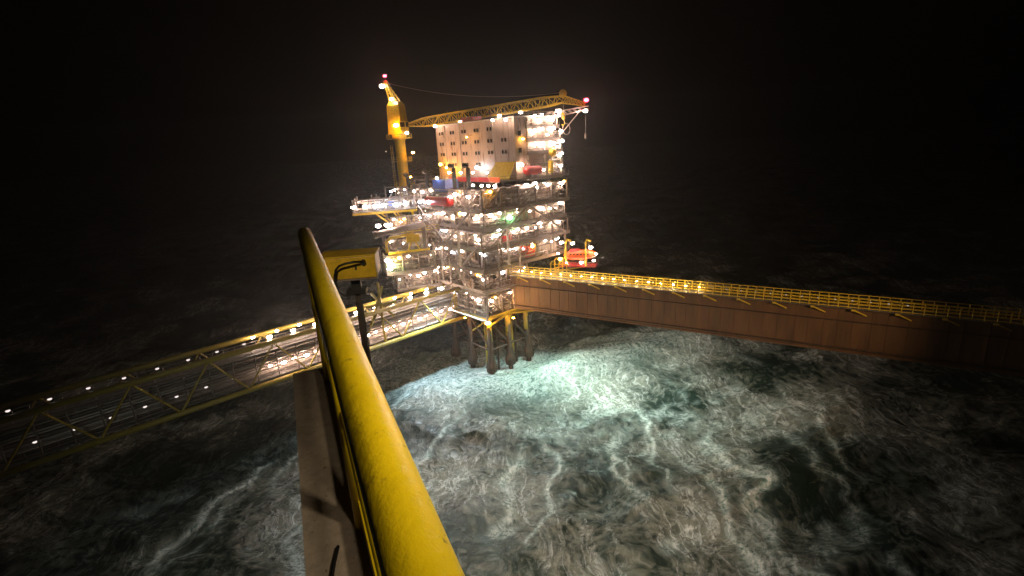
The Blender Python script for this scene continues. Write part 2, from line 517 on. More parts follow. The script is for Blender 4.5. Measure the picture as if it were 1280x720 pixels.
def make_sea():
    xs = axis(-150, 150, .5, 6000); ys = axis(22, 200, .45, 6000)
    X, Y = np.meshgrid(xs, ys, indexing='ij')
    h1, dx1, dy1, J1 = fft_ocean(512, 340., 19., (0.3, -0.95), 2.3, 5, 1.25, 2.5)
    h2, dx2, dy2, J2 = fft_ocean(512, 71., 6., (-0.2, -0.98), 0.28, 9, 1.1, .5)
    dist = np.sqrt(X ** 2 + (Y - 80) ** 2)
    fade = np.clip(1 - (dist - 260) / 700, 0, 1)
    fade2 = np.clip(1 - (dist - 150) / 100, 0, 1)
    Z = samp(h1, 340., X, Y) * fade + samp(h2, 71., X, Y) * fade2
    DX = samp(dx1, 340., X, Y) * fade + samp(dx2, 71., X, Y) * fade2
    DY = samp(dy1, 340., X, Y) * fade + samp(dy2, 71., X, Y) * fade2
    foam = np.clip((0.64 - samp(J1, 340., X, Y)) * 1.6, 0, 1) + 0.35 * np.clip((0.5 - samp(J2, 71., X, Y)) * 1.5, 0, 1)
    # breaking sea running past the legs toward the right
    def blob(cx, cy_, rx, ry, ang):
        c_, s_ = math.cos(ang), math.sin(ang)
        u = (X - cx) * c_ + (Y - cy_) * s_; v = -(X - cx) * s_ + (Y - cy_) * c_
        return np.exp(-(u / rx) ** 2 - (v / ry) ** 2)
    Z += 2.4 * blob(18, 118, 34, 7, .28) + 1.5 * blob(8, 92, 30, 7, .15)
    brk = 1.0 * blob(18, 121, 30, 9, .25) + .8 * blob(-12, 112, 22, 9, -.1) + .45 * blob(-38, 122, 18, 14, 0)
    foam = foam + brk * .5
    for s_ in (1.2, 9, 16.5):
        for t_ in (1.2, 7.5, 14):
            p_ = P(s_, t_, 0); foam = foam + .9 * blob(p_.x + .6, p_.y - .8, 3.2, 2.6, .2)
    # long foam lanes drifting toward the viewer
    rg = np.random.default_rng(4)
    for _ in range(26):
        x0_, y0_ = rg.uniform(-60, 60), rg.uniform(45, 105); L_ = rg.uniform(12, 34); a_ = rg.uniform(1.25, 1.9); ph = rg.uniform(0, 6)
        c_, s__ = math.cos(a_), math.sin(a_)
        u = (X - x0_) * c_ + (Y - y0_) * s__; v = -(X - x0_) * s__ + (Y - y0_) * c_ + rg.uniform(.8, 3) * np.sin(u * rg.uniform(.08, .2) + ph) + .7 * np.sin(u * rg.uniform(.35, .7) + 2 * ph) + samp(h2, 71., X * 1.3, Y * 1.3) * 2.2
        foam = foam + (.25 + np.clip(samp(h2, 71., X * .31 + 9 * _, Y * .31) * 2.2, -.25, .9)) * rg.uniform(.6, 1.3) * np.exp(-(u / L_) ** 4 - (np.abs(v) / rg.uniform(.25, .7)) ** 1.1)
    V = np.stack([X - DX * 1.0, Y - DY * 1.0, Z], -1).reshape(-1, 3).astype(np.float32)
    nx, ny = X.shape
    idx = np.arange(nx * ny).reshape(nx, ny)
    q = np.stack([idx[:-1, :-1], idx[1:, :-1], idx[1:, 1:], idx[:-1, 1:]], -1).reshape(-1, 4)
    me = bpy.data.meshes.new('sea')
    me.vertices.add(len(V)); me.vertices.foreach_set('co', V.ravel())
    me.loops.add(q.size); me.loops.foreach_set('vertex_index', q.ravel().astype(np.int32))
    me.polygons.add(len(q)); me.polygons.foreach_set('loop_start', (np.arange(len(q)) * 4).astype(np.int32))
    me.polygons.foreach_set('use_smooth', np.ones(len(q), dtype=bool))
    me.update()
    at = me.attributes.new('foam', 'FLOAT', 'POINT')
    at.data.foreach_set('value', np.clip(foam, 0, 1.6).ravel().astype(np.float32))
    m = bpy.data.materials.new('sea_water'); m.use_nodes = True
    n = m.node_tree; L = n.links; b = n.nodes['Principled BSDF']
    def node(t, **kw):
        x = n.nodes.new(t)
        for k, v in kw.items(): setattr(x, k, v)
        return x
    tc = node('ShaderNodeTexCoord')
    fa = node('ShaderNodeAttribute'); fa.attribute_name = 'foam'
    # domain warp
    wn = node('ShaderNodeTexNoise'); wn.inputs['Scale'].default_value = .09; wn.inputs['Detail'].default_value = 3
    L.new(tc.outputs['Object'], wn.inputs['Vector'])
    wv = node('ShaderNodeVectorMath', operation='MULTIPLY_ADD')
    L.new(wn.outputs['Color'], wv.inputs[0]); wv.inputs[1].default_value = (9, 12, 0); L.new(tc.outputs['Object'], wv.inputs[2])
    mp = node('ShaderNodeMapping'); L.new(wv.outputs[0], mp.inputs[0])
    mp.inputs['Rotation'].default_value = (0, 0, R(-12)); mp.inputs['Scale'].default_value = (1, .22, 0.2)
    def ridge(scale, det, width, src):
        q = node('ShaderNodeTexNoise'); q.inputs['Scale'].default_value = scale; q.inputs['Detail'].default_value = det
        q.inputs['Roughness'].default_value = .62; L.new(src, q.inputs['Vector'])
        s_ = node('ShaderNodeMath', operation='SUBTRACT'); L.new(q.outputs['Fac'], s_.inputs[0]); s_.inputs[1].default_value = .5
        a_ = node('ShaderNodeMath', operation='ABSOLUTE'); L.new(s_.outputs[0], a_.inputs[0])
        mr = node('ShaderNodeMapRange'); mr.interpolation_type = 'SMOOTHSTEP'
        mr.inputs[1].default_value = width; mr.inputs[2].default_value = 0; L.new(a_.outputs[0], mr.inputs[0])
        return mr.outputs[0], q.outputs['Fac']
    r1, _ = ridge(.22, 6, .035, mp.outputs[0])
    r2, f2 = ridge(.7, 7, .05, wv.outputs[0])
    vo = node('ShaderNodeTexVoronoi'); vo.feature = 'DISTANCE_TO_EDGE'; vo.inputs['Scale'].default_value = .55
    w2 = node('ShaderNodeTexNoise'); w2.inputs['Scale'].default_value = .5; w2.inputs['Detail'].default_value = 6; w2.inputs['Roughness'].default_value = .65
    L.new(tc.outputs['Object'], w2.inputs['Vector'])
    wv2 = node('ShaderNodeVectorMath', operation='MULTIPLY_ADD'); L.new(w2.outputs['Color'], wv2.inputs[0]); wv2.inputs[1].default_value = (4.5, 6, 0); L.new(wv.outputs[0], wv2.inputs[2])
    L.new(wv2.outputs[0], vo.inputs['Vector'])
    vr = node('ShaderNodeMapRange'); vr.interpolation_type = 'SMOOTHSTEP'; vr.inputs[1].default_value = .11; vr.inputs[2].default_value = 0; L.new(vo.outputs['Distance'], vr.inputs[0])
    # patchiness
    pn = node('ShaderNodeTexNoise'); pn.inputs['Scale'].default_value = .05; pn.inputs['Detail'].default_value = 4
    L.new(tc.outputs['Object'], pn.inputs['Vector'])
    pr = node('ShaderNodeMapRange'); pr.inputs[1].default_value = .45; pr.inputs[2].default_value = .68; L.new(pn.outputs['Fac'], pr.inputs[0])
    def mul(a, b_):
        x = node('ShaderNodeMath', operation='MULTIPLY')
        for i, v in enumerate((a, b_)):
            if isinstance(v, float): x.inputs[i].default_value = v
            else: L.new(v, x.inputs[i])
        return x.outputs[0]
    def add(a, b_, cl=False):
        x = node('ShaderNodeMath', operation='ADD'); x.use_clamp = cl
        for i, v in enumerate((a, b_)):
            if isinstance(v, float): x.inputs[i].default_value = v
            else: L.new(v, x.inputs[i])
        return x.outputs[0]
    fine = node('ShaderNodeTexNoise'); fine.inputs['Scale'].default_value = 1.3; fine.inputs['Detail'].default_value = 9
    fine.inputs['Roughness'].default_value = .72; L.new(wv.outputs[0], fine.inputs['Vector'])
    fr = node('ShaderNodeMapRange'); fr.inputs[1].default_value = .40; fr.inputs[2].default_value = .62; L.new(fine.outputs['Fac'], fr.inputs[0])
    streak = mul(mul(r1, fr.outputs[0]), add(pr.outputs[0], .12))
    lace = mul(vr.outputs[0], mul(add(pr.outputs[0], mul(fa.outputs['Fac'], .5)), 1.0))
    crest = mul(fa.outputs['Fac'], add(mul(fr.outputs[0], 1.0), mul(r2, .3)))
    foamv = add(add(mul(streak, .95), mul(lace, .34)), crest, True)
    mx = node('ShaderNodeMix', data_type='RGBA')
    # aerated water colour varies in soft clouds
    r_ = node('ShaderNodeValToRGB')
    e = r_.color_ramp.elements
    e[0].position = .40; e[0].color = (.012, .024, .018, 1); e[1].position = .68; e[1].color = (.20, .205, .17, 1)
    av = add(pn.outputs['Fac'], mul(add(f2, -.5), .8)); L.new(av, r_.inputs[0])
    # milky where foam was churned under
    mm = node('ShaderNodeMix', data_type='RGBA'); L.new(mul(fa.outputs['Fac'], .6), mm.inputs[0]); mm.clamp_factor = True
    L.new(r_.outputs[0], mm.inputs[6]); mm.inputs[7].default_value = (.11, .28, .23, 1)
    L.new(foamv, mx.inputs[0]); L.new(mm.outputs[2], mx.inputs[6]); mx.inputs[7].default_value = (.78, .80, .78, 1)
    L.new(mx.outputs[2], b.inputs['Base Color'])
    rr = node('ShaderNodeMapRange'); rr.inputs[3].default_value = .13; rr.inputs[4].default_value = .8; L.new(foamv, rr.inputs[0])
    L.new(rr.outputs[0], b.inputs['Roughness']); b.inputs['IOR'].default_value = 1.33
    bp = node('ShaderNodeBump'); bp.inputs['Strength'].default_value = .7; bp.inputs['Distance'].default_value = .35
    L.new(add(fine.outputs['Fac'], mul(foamv, .3)), bp.inputs['Height']); L.new(bp.outputs[0], b.inputs['Normal'])
    me.materials.append(m)
    o = bpy.data.objects.new('sea', me); C.objects.link(o); o['kind'] = 'structure'
make_sea()

# ------------------------------------------------------------------ floodlights of the place (on the two platforms), with an added boom fill
GF0 = Frame(Vector((1.0, 122.5, 0)), (.85, -.5268, 0), (-.5268, -.85, 0))
def aimed(o, target, ang):
    o.rotation_euler = (Vector(target) - o.location).to_track_quat('-Z', 'Y').to_euler(); o.data.spot_size = R(ang); o.data.spot_blend = .9
def spot(name, loc, target, power, size, col, blend=.8, rad=.4):
    l = bpy.data.lights.new(name, 'SPOT'); l.energy = power; l.spot_size = R(size); l.spot_blend = blend; l.color = col
    l.shadow_soft_size = rad
    o = bpy.data.objects.new(name, l); C.objects.link(o); o.location = loc
    o.rotation_euler = (Vector(target) - Vector(loc)).to_track_quat('-Z', 'Y').to_euler()
    return o
spot('sea_floodlight', GF0(5, .5, 14), (4, 112, 0), 9000, 150, (.62, 1.0, .90), 1.0)
spot('sea_floodlight', GF0(16, .5, 14), (14, 108, 0), 9500, 150, (.64, 1.0, .88), 1.0)
spot('sea_floodlight', GF0(33, .5, 14), (32, 106, 0), 15000, 155, (.84, 1.0, .90), 1.0)
spot('sea_floodlight', P(9, -7.5, 20), (-16, 104, 0), 24000, 140, (.62, .86, 1.0), 1.0)
spot('near_floodlight', (-34, -6, 40), (4, 64, 0), 150000, 50, (1.0, .80, .60), 1.0)
spot('near_floodlight', (8, -4, 44), (5, 62, 0), 60000, 54, (1.0, .82, .62), 1.0)
spot('boom_fill', P(30, -2, 46), P(20, 12, 64), 12000, 100, (1, .58, .34), .8, .3)  # added fill, no lamp of the place: brightens boom, warms the white block
spot('near_floodlight', (-22, 2, 40), (-24, 84, 0), 14000, 80, (.85, 1.0, .88), 1.0)
# the deck lamp above the photographer
pl = bpy.data.lights.new('deck_light', 'SPOT'); pl.energy = 30; pl.color = (1, .86, .62); pl.shadow_soft_size = .12
po = bpy.data.objects.new('deck_light', pl); C.objects.link(po); po.location = (.75, -.1, H + .9); aimed(po, (-.15, .8, H - .6), 75)

# ------------------------------------------------------------------ jacket legs
jk = thing('steel_jacket', 'dark brown steel jacket legs standing in foaming sea under the bright platform', 'jacket', P(8, 7, 0))
JS = (1.2, 9, 16.5); JT = (1.2, 7.5, 14)
for s in JS:
    for t in JT:
        m = MB(); m.tube([P(s * 1.04 - .3, t * 1.04 - .3, -6), P(s, t, 12.9)], .66, 12)
        m.build('leg', 'leg_brown', jk, smooth=True)
        m = MB(); q0 = P(s * 1.04 - .3, t * 1.04 - .3, -1.5)
        m.lathe(q0, P(s * 1.02 - .15, t * 1.02 - .15, 3.4), [(0, 1.3), (.3, 1.45), (.6, 1.1), (.9, .85), (1, .68)], 9); m.build('leg_sleeve', 'leg_brown', jk)
for t in (1.2, 7.5, 14):  # yellow light on upper legs and braces put into their colour
    m = MB(); m.tube([P(1.2, t, 6.5), P(1.2, t, 12.8)], .7, 12); m.build('yellow_lit_upper_leg', 'green_yellow', jk, smooth=True)
    m = MB(); m.tube([P(1.2, t, 12.6), P(1.2 + 7, t, 8)], .2, 8); m.build('yellow_lit_brace', 'green_yellow', jk)
lamp(jk, P(-.6, 8, 11.6), 'lamp_sodium', .22); lamp(jk, P(9, -.4, 11.8), 'lamp_sodium', .2)
for s in JS:
    for a, b in zip(JT[:-1], JT[1:]):
        m = MB(); m.tube([P(s, a, 4.2), P(s, b, 4.2)], .28, 8); m.build('horizontal_brace', 'leg_brown', jk)
        m = MB(); m.tube([P(s, a, 12.2), P(s, b, 4.4)], .3, 8); m.build('diagonal_brace', 'leg_brown', jk)
for t in JT:
    for a, b in zip(JS[:-1], JS[1:]):
        m = MB(); m.tube([P(a, t, 4.2), P(b, t, 4.2)], .28, 8); m.build('horizontal_brace', 'leg_brown', jk)
        m = MB(); m.tube([P(b, t, 11.9), P(a, t, 4.6)], .3, 8); m.build('diagonal_brace', 'leg_brown', jk)
for i, (s, t) in enumerate([(4, 3), (6, 3.6), (3.6, 5.5), (11.5, 3), (13, 3.4), (3.2, 10.5), (3.4, 11.8)]):
    m = MB(); m.tube([P(s, t, -5), P(s, t, 13)], .3, 8); m.build('conductor', 'green_yellow' if i % 2 else 'leg_brown', jk)

# ------------------------------------------------------------------ decks of the main platform
rs = random.Random(3)
G = 'stacked open decks of the main platform'
D1 = deck(P, -1, 21, -1, 15.5, 14, 19.8, 'cellar_deck', 'lowest open deck of the bright platform, directly on the brown legs', 'deck', rs, npipe=80, group=G, lsp=2.3, edge='green_yellow')
D2 = deck(P, 0, 25, 0, 15, 20, 25.3, 'lower_deck', 'second lowest open deck of the bright platform, crowded with grey pipes', 'deck', rs, npipe=88, group=G, lsp=2.3)
D3 = deck(P, 0, 27, 0, 30, 25.5, 30.8, 'process_deck', 'open pipe deck of the bright platform level with the lifeboat', 'deck', rs, npipe=88, group=G, lsp=2.4)
D4 = deck(P, -1, 29, -1, 30, 31, 35.4, 'process_deck', 'open pipe deck of the bright platform just above the lifeboat', 'deck', rs, npipe=88, group=G, lsp=2.3)
D5 = deck(P, 0, 30, 1, 30, 35.6, 39.8, 'process_deck', 'open pipe deck directly under the main deck of the bright platform', 'deck', rs, npipe=88, group=G, lsp=2.3)
D6 = deck(P, -1, 46, 0, 30, 40, 45.4, 'main_deck', 'main deck below the white block, holding the red tank and black exhaust pipes', 'deck', rs, npipe=80, group=G, lsp=4.6)
D7 = thing('upper_deck', 'upper deck carrying the white accommodation block, with red panels along its edge', 'deck', P(20, 18, 46.2), G)
m = MB(); m.box(P(20, 18, 46.1), (42, 24, .2), P.ax()); m.build('deck_plate', 'deck_plate', D7)
m = MB(); rail_run(m, P, [(40, 6, 46.2), (-1, 6, 46.2), (-1, 30, 46.2)]); m.build('railing', 'steel_grey', D7)
for k in range(5):
    m = MB(); m.box(P(.9 + k * 4.3, 5.9, 46.6), (4.0, .12, 1.1), P.ax()); m.build('edge_panel', 'red_paint' if k else 'orange_paint', D7)
for s in (1, 14, 27, 38):
    m = MB(); m.tube([P(s, 6.5, 40), P(s, 6.5, 46)], .25, 8); m.build('column', 'steel_grey', D7)
for s in (1.5, 7, 12, 17): lamp(D7, P(s, 4.2, 48.4), 'lamp_white', .3, P.rot())
for k, s in enumerate((0.5, 3, 5.5, 9)): lamp(D7, P(s, 5.5, 45.2), 'lamp_white', .36, P.rot())

# right hand stair / utility tower of small decks
for k in range(5):
    z = 46.3 + k * 3.1
    if k == 4: z = 58.7
    lab = ['lowest', 'second', 'third', 'fourth', 'topmost'][k] + ' balcony level of the stair tower right of the white block'
    deck(P, 0, 12, 16.3, 29 - (k == 4) * 1, z, z + 3.0, 'tower_deck', lab, 'deck', rs, npipe=26, group='balcony levels of the stair tower', lsp=2.6, lampr=.34, inner=.8,
         colmat='cream_paint', diag=True, left_lamps=False)

for k in range(5):
    for t in (18.3, 21.2, 24.6, 27.8):
        if rs.random() < .88: lamp(D7, P(-.5, t + rs.uniform(-.6, .6), (46.3 + k * 3.1 if k < 4 else 58.7) + rs.uniform(1.5, 2.4)), 'lamp_white', rs.choice((.28, .34, .42)), P.rot())
# ------------------------------------------------------------------ accommodation block
AB = thing('accommodation_block', 'tall white accommodation block with rows of small paired windows and rust streaks', 'building', P(18, 16, 46.2))
s0, s1, t0, t1, z0, z1 = 0.4, 34, 12.6, 26, 46.25, 60.6
m = MB(); m.box(P((s0 + s1) / 2, (t0 + t1) / 2, (z0 + z1) / 2), (s1 - s0, t1 - t0, z1 - z0), P.ax())
for k in range(1, 5):
    z = z0 + k * 2.87; m.box(P((s0 + s1) / 2, t0 - .03, z), (s1 - s0 + .1, .06, .1), P.ax())
m.build('wall', 'white_paint', AB)
m = MB(); m.box(P((s0 + s1) / 2, (t0 + t1) / 2, z1 + .16), (s1 - s0 + .5, t1 - t0 + .5, .3), P.ax()); m.build('roof', 'cream_paint', AB)
m = MB(); rail_run(m, P, [(s1, t0, z1 + .3), (s0, t0, z1 + .3), (s0, t1, z1 + .3)]); m.build('roof_railing', 'steel_grey', AB)
wrs = random.Random(8)
for r_ in range(4):
    z = z0 + 3.7 + r_ * 2.87
    for c_ in range(6):
        if (r_ == 0 and c_ in (0, 1)) or wrs.random() < .08: continue
        s = 4.4 + c_ * 5.4
        for q in (-.62, .62):
            m = MB(); m.box(P(s + q, t0 - .05, z), (.72, .14, 1.0), P.ax()); wf = m.build('window', 'window_frame', AB)
            m = MB(); m.box(P(s + q, t0 - .13, z), (.52, .04, .8), P.ax()); m.build('pane', 'dark_glass', wf)
for z in (49.5, 53, 57):
    m = MB(); m.box(P(s0 - .06, 14.1, z), (.1, 1.1, 1.3), P.ax()); wf = m.build('window', 'window_frame', AB)
    m = MB(); m.box(P(s0 - .13, 14.1, z), (.04, .9, 1.1), P.ax()); m.build('pane', 'dark_glass', wf)
for s in (8.2, 22.5, 29.5):
    m = MB(); m.tube([P(s, t0 - .2, z0), P(s, t0 - .2, z1)], .13, 8); m.build('downpipe', 'cream_paint', AB)
for s, z, k, r_ in [(24.5, 47.9, 'lamp_sodium', .42), (27.5, 49.3, 'lamp_sodium', .3), (13.6, 49.2, 'lamp_cool', .5), (30.3, 50.2, 'lamp_sodium', .42),
                    (17.0, 57.0, 'lamp_sodium', .2), (6, 60.4, 'lamp_white', .34), (1.2, 60.2, 'lamp_white', .34)]:
    m = MB(); m.beam(P(s, t0, z + .3), P(s, t0 - 1.9, z + .3), .08); m.build('bracket', 'steel_grey', AB)
    lamp(AB, P(s, t0 - 1.9, z), k, r_, P.rot())
lamp(AB, P(s0 - .7, 13.6, 49.6), 'lamp_white', .45)
lamp(AB, P(s0 - .7, 14.6, 55.6), 'lamp_sodium', .25)
# roof clutter
m = MB(); m.box(P(20, 15, 61.4), (5, 3, 1.6), P.ax()); rb = m.build('roof_cabin', 'red_paint', AB)
for s in (6, 12, 26, 31):
    m = MB(); m.tube([P(s, 15, 60.8), P(s, 15, 64 + s * .03)], .07, 6); m.beam(P(s - .6, 15, 63), P(s + .6, 15, 63), .06); m.build('mast', 'steel_grey', AB)
# sloping yellow canopy at right foot
m = MB()
a = [P(.6, 12.3, 50.4), P(7.6, 12.3, 50.4), P(8.6, 9.5, 46.4), P(-.2, 9.5, 46.4)]
m.add(a + [v + RV * .15 for v in a], [(0, 1, 2, 3), (7, 6, 5, 4), (0, 4, 5, 1), (1, 5, 6, 2), (2, 6, 7, 3), (3, 7, 4, 0)])
o = m.build('sloping_canopy', 'yellow_paint', None, origin=P(5, 8, 46.3)); tag(o, 'sloping yellow hood leaning against the foot of the white block', 'hood')

# ------------------------------------------------------------------ pedestal crane
CR = thing('pedestal_crane', 'big yellow pedestal crane whose long lattice boom rests over the white block', 'crane', P(45, 6, 40))
cs, ct = 43.5, 6
m = MB(); m.lathe(P(cs, ct, 40), P(cs, ct, 59.2), [(0, 2.0), (.04, 1.6), (.9, 1.55), (.96, 2.1), (1, 2.2)], 18); m.build('pedestal', 'yellow_paint', CR, smooth=True)
for z, rr in ((58.0, 3.7), (51.5, 3.0), (44.2, 3.0)):
    m = MB(); n = 14
    m.lathe(P(cs, ct, z), P(cs, ct, z + .12), [(0, rr), (1, rr)], n)
    pts = [P(cs, ct, z + .12) + Vector((math.cos(6.283 * k / n), math.sin(6.283 * k / n), 0)) * rr for k in range(n + 1)]
    for a, b in zip(pts[:-1], pts[1:]):
        m.beam(a, a + ZV * 1.1, .07); m.beam(a + ZV * 1.1, b + ZV * 1.1, .07); m.beam(a + ZV * .55, b + ZV * .55, .06)
    m.build('walkway', 'yellow_paint', CR)
m = MB()
lx = P(cs, ct, 0) - Vector((2.6, .3, 0))
for dx in (-.3, .3): m.beam(lx + Vector((dx, 0, 44)), lx + Vector((dx, 0, 56.2)), .09)
for k in range(40): m.beam(lx + Vector((-.3, 0, 44 + k * .3)), lx + Vector((.3, 0, 44 + k * .3)), .05)
for k in range(9):
    zz = 45 + k * 1.3
    pp = [lx + Vector((.55 * math.cos(q) , -.5 + -.45 * math.sin(q), zz)) for q in [i * math.pi / 6 for i in range(7)]]
    m.tube(pp, .04, 5)
m.build('ladder_cage', 'yellow_paint', CR)
# machinery house: tapered
ctr = P(cs, ct, 0)
BD = (P(-1.5, 29, 0) - ctr); BD.z = 0; BD.normalize()            # boom direction in plan
BN = Vector((-BD.y, BD.x, 0))
m = MB()
prof = [(59.3, 2.3, 2.0), (67.2, 2.0, 1.7), (68.2, 1.5, 1.2)]
vs = []
for z, hx, hy in prof:
    vs += [ctr + BD * (sx * hx) + BN * (sy * hy) + ZV * z for sx, sy in ((-1, -1), (1, -1), (1, 1), (-1, 1))]
fs = [(3, 2, 1, 0), (8, 9, 10, 11)]
for i in range(2):
    for k in range(4): fs.append((i * 4 + k, i * 4 + (k + 1) % 4, i * 4 + 4 + (k + 1) % 4, i * 4 + 4 + k))
m.add(vs, fs); m.build('machinery_house', 'yellow_paint', CR)
m = MB(); m.box(ctr + BD * 3.6 - BN * 2.4 + ZV * 61.4, (2.0, 1.7, 2.4), (BD, BN, ZV)); cb = m.build('operator_cab', 'yellow_paint', CR)
m = MB(); m.box(ctr + BD * 4.62 - BN * 2.4 + ZV * 61.7, (.06, 1.4, 1.5), (BD, BN, ZV)); m.box(ctr + BD * 3.6 - BN * 3.28 + ZV * 61.7, (1.6, .06, 1.3), (BD, BN, ZV)); m.build('cab_glass', 'dark_glass', cb)
m = MB()
for q in (-1, 1):
    m.beam(ctr + BN * q + BD * -1.2 + ZV * 68.0, ctr - BD * 2.6 + BN * q * .35 + ZV * 73.6, .35)
    m.beam(ctr + BN * q + BD * 1.2 + ZV * 68.0, ctr - BD * 2.4 + BN * q * .35 + ZV * 73.6, .28)
for k in range(5):
    z = 68.6 + k * 1.0; f = (z - 68.0) / 5.6
    m.beam(ctr - BD * (1.2 + 1.4 * f) + BN * (1 - .65 * f) + ZV * z, ctr - BD * (1.2 + 1.4 * f) - BN * (1 - .65 * f) + ZV * z, .16)
    m.beam(ctr - BD * (1.2 + 1.4 * f) + BN * (1 - .65 * f) + ZV * z, ctr + BD * (1.2 - 3.5 * f) + BN * (1 - .65 * f) + ZV * (z + .6), .14)
m.build('gantry', 'yellow_paint', CR)
m = MB(); m.sphere(ctr - BD * 2.5 + ZV * 73.5, .8, 10, 6, (1, .6, .9)); m.build('sheave_housing', 'yellow_paint', CR)
m = MB(); m.tube([ctr - BD * 2.5 + ZV * 74, ctr - BD * 2.5 + ZV * 75.4], .05); m.build('mast', 'steel_grey', CR)
lamp(CR, ctr - BD * 2.5 + ZV * 75.4, 'lamp_red', .36); lamp(CR, ctr - BD * 2.9 + Vector((-.6, -1, 72.6)), 'lamp_white', .55)
lamp(CR, ctr - BD * .4 + Vector((-.2, -2.1, 68.8)), 'lamp_white', .42)
lamp(CR, ctr + Vector((.2, -3.6, 61.6)), 'lamp_sodium', .6); lamp(CR, ctr + BD * 3.0 + Vector((.4, -3.4, 59.4)), 'lamp_white', .36)
lamp(CR, ctr + Vector((-3.9, -2.2, 54.6)), 'lamp_faint', .136); lamp(CR, ctr + Vector((2.6, -2.9, 47)), 'lamp_sodium', .2)
lamp(CR, ctr + Vector((4.0, -2.6, 53.9)), 'lamp_sodium', .34)
# boom: lattice, foot to tip
foot = ctr + BD * 3.2 + ZV * 61.2
TIPXY = P(-2.0, 27.5, 0); tip = Vector((TIPXY.x, TIPXY.y, 64.3))
bd = (tip - foot).normalized(); bn = bd.cross(ZV).normalized(); bu = bn.cross(bd)
Lb = (tip - foot).length
def sec(u):
    """half width, half height at u"""
    if u < .14: k = .25 + .75 * u / .14
    elif u > .9: k = 1 - .35 * (u - .9) / .1
    else: k = 1
    return 1.2 * k, 1.15 * k
def bp_(u, i):
    a, b = sec(u); q = ((-1, -1), (1, -1), (1, 1), (-1, 1))[i]
    return foot + bd * (Lb * u) + bn * (a * q[0]) + bu * (b * q[1] + .4)
nb = 24
m = MB()
us = [k / nb for k in range(nb + 1)]
for i in range(4):
    for a, b in zip(us[:-1], us[1:]): m.beam(bp_(a, i), bp_(b, i), .3)
m.build('boom_chords', 'yellow_paint', CR)
m = MB()
for k, (a, b) in enumerate(zip(us[:-1], us[1:])):
    for i in range(4):
        j = (i + 1) % 4
        m.beam(bp_(a, i), bp_(a, j), .15)
        if k % 2: m.beam(bp_(a, i), bp_(b, j), .15)
        else: m.beam(bp_(a, j), bp_(b, i), .15)
m.build('boom_lacing', 'yellow_paint', CR)
m = MB()
for k in range(3, nb - 1): m.beam(foot + bd * (Lb * us[k]) + bu * 1.45, foot + bd * (Lb * (us[k] + 1 / nb)) + bu * 1.45, .7, .05)
m.build('boom_walkway', 'steel_grey', CR)
hd = tip + bu * .4
jt = hd + Vector((BD.x, BD.y, 0)) * 5.6 - ZV * 1.6
m = MB()
for q in (-.7, .7):
    m.beam(hd + bn * q + ZV * .9, jt + bn * q * .5 + ZV * .3, .28); m.beam(hd + bn * q - ZV * 1.0, jt + bn * q * .5 - ZV * .4, .28)
    for k in range(6):
        a = k / 6; b = (k + 1) / 6
        m.beam((hd + ZV * .9).lerp(jt + ZV * .3, a) + bn * q * (1 - a / 2), (hd - ZV).lerp(jt - ZV * .4, b) + bn * q * (1 - b / 2), .14)
        m.beam((hd - ZV).lerp(jt - ZV * .4, a) + bn * q * (1 - a / 2), (hd + ZV * .9).lerp(jt + ZV * .3, a) + bn * q * (1 - a / 2), .12)
m.sphere(hd + ZV * 1.3, 1.0, 10, 6, (1, .7, 1.1)); m.build('jib_head', 'yellow_paint', CR)
m = MB()
for q in (-.35, .35):
    a_ = ctr - BD * 2.5 + BN * q + ZV * 73.6; b_ = hd + bn * q + ZV * 1.6
    pts = [a_.lerp(b_, k / 14) - ZV * (4 * 2.2 * (k / 14) * (1 - k / 14)) for k in range(15)]
    m.tube(pts, .05, 5)
m.build('pendant_ropes', 'galvanised', CR)
m = MB(); m.tube([jt, jt - ZV * 7], .04, 5); m.tube([jt - ZV * 7, jt - ZV * 8.2], .25, 8); m.build('whip_line', 'galvanised', CR)
m = MB(); m.tube([hd - ZV, hd - ZV * 3.2], .05, 5); m.build('hoist_rope', 'galvanised', CR)
m = MB(); m.box(hd - ZV * 4.0, (.7, .9, 1.6), (BD, BN, ZV)); m.tube([hd - ZV * 4.8, hd - ZV * 5.6 + BD * .3, hd - ZV * 6.2, hd - ZV * 6.0 - BD * .5], .16, 8); m.build('hook_block', 'yellow_paint', CR)
lamp(CR, jt + BD * .3 + ZV * .9, 'lamp_red', .42); lamp(CR, jt - ZV * 1.6, 'lamp_white', .42); lamp(CR, hd - ZV * 2.8 - BD * 1.3, 'lamp_white', .55)
for u in (.2, .37, .62, .75): lamp(CR, foot + bd * (Lb * u) - bn * 0 - bu * 1.2 + Vector((0, -1.5, 0)), 'lamp_white', .36)

# ------------------------------------------------------------------ things on the main deck (photo: y 225..270)
def exhaust(s, t, z, h, label, bend=1.2):
    th = thing('exhaust_pipe', label, 'exhaust', P(s, t, z), 'black hooked exhaust pipes on the main deck')
    m = MB(); m.tube([P(s, t, z), P(s, t, z + h * .45)], .42, 10); m.build('lower_stack', 'cream_paint', th, smooth=True)
    m = MB(); m.tube([P(s, t, z + h * .45), P(s, t, z + h - .6), P(s + .2, t, z + h - .1), P(s + .7, t, z + h + .15), P(s + bend, t, z + h + .1)], .5, 12)
    m.tube([P(s + bend, t, z + h + .1), P(s + bend + .25, t, z + h)], .62, 12); m.build('curved_cowl', 'black_steel', th, smooth=True)
exhaust(5.5, 1.6, 40, 10.2, 'black hooked exhaust furthest right, in front of red panels')
exhaust(11.3, 1.6, 40, 10.2, 'black hooked exhaust beside the blue-lit cabin')
exhaust(23.5, 1.4, 40, 8.8, 'slim black hooked exhaust left of the blue-lit cabin', 1.0)
exhaust(33, 1.2, 40, 8.0, 'black hooked exhaust nearest the crane pedestal', .9)
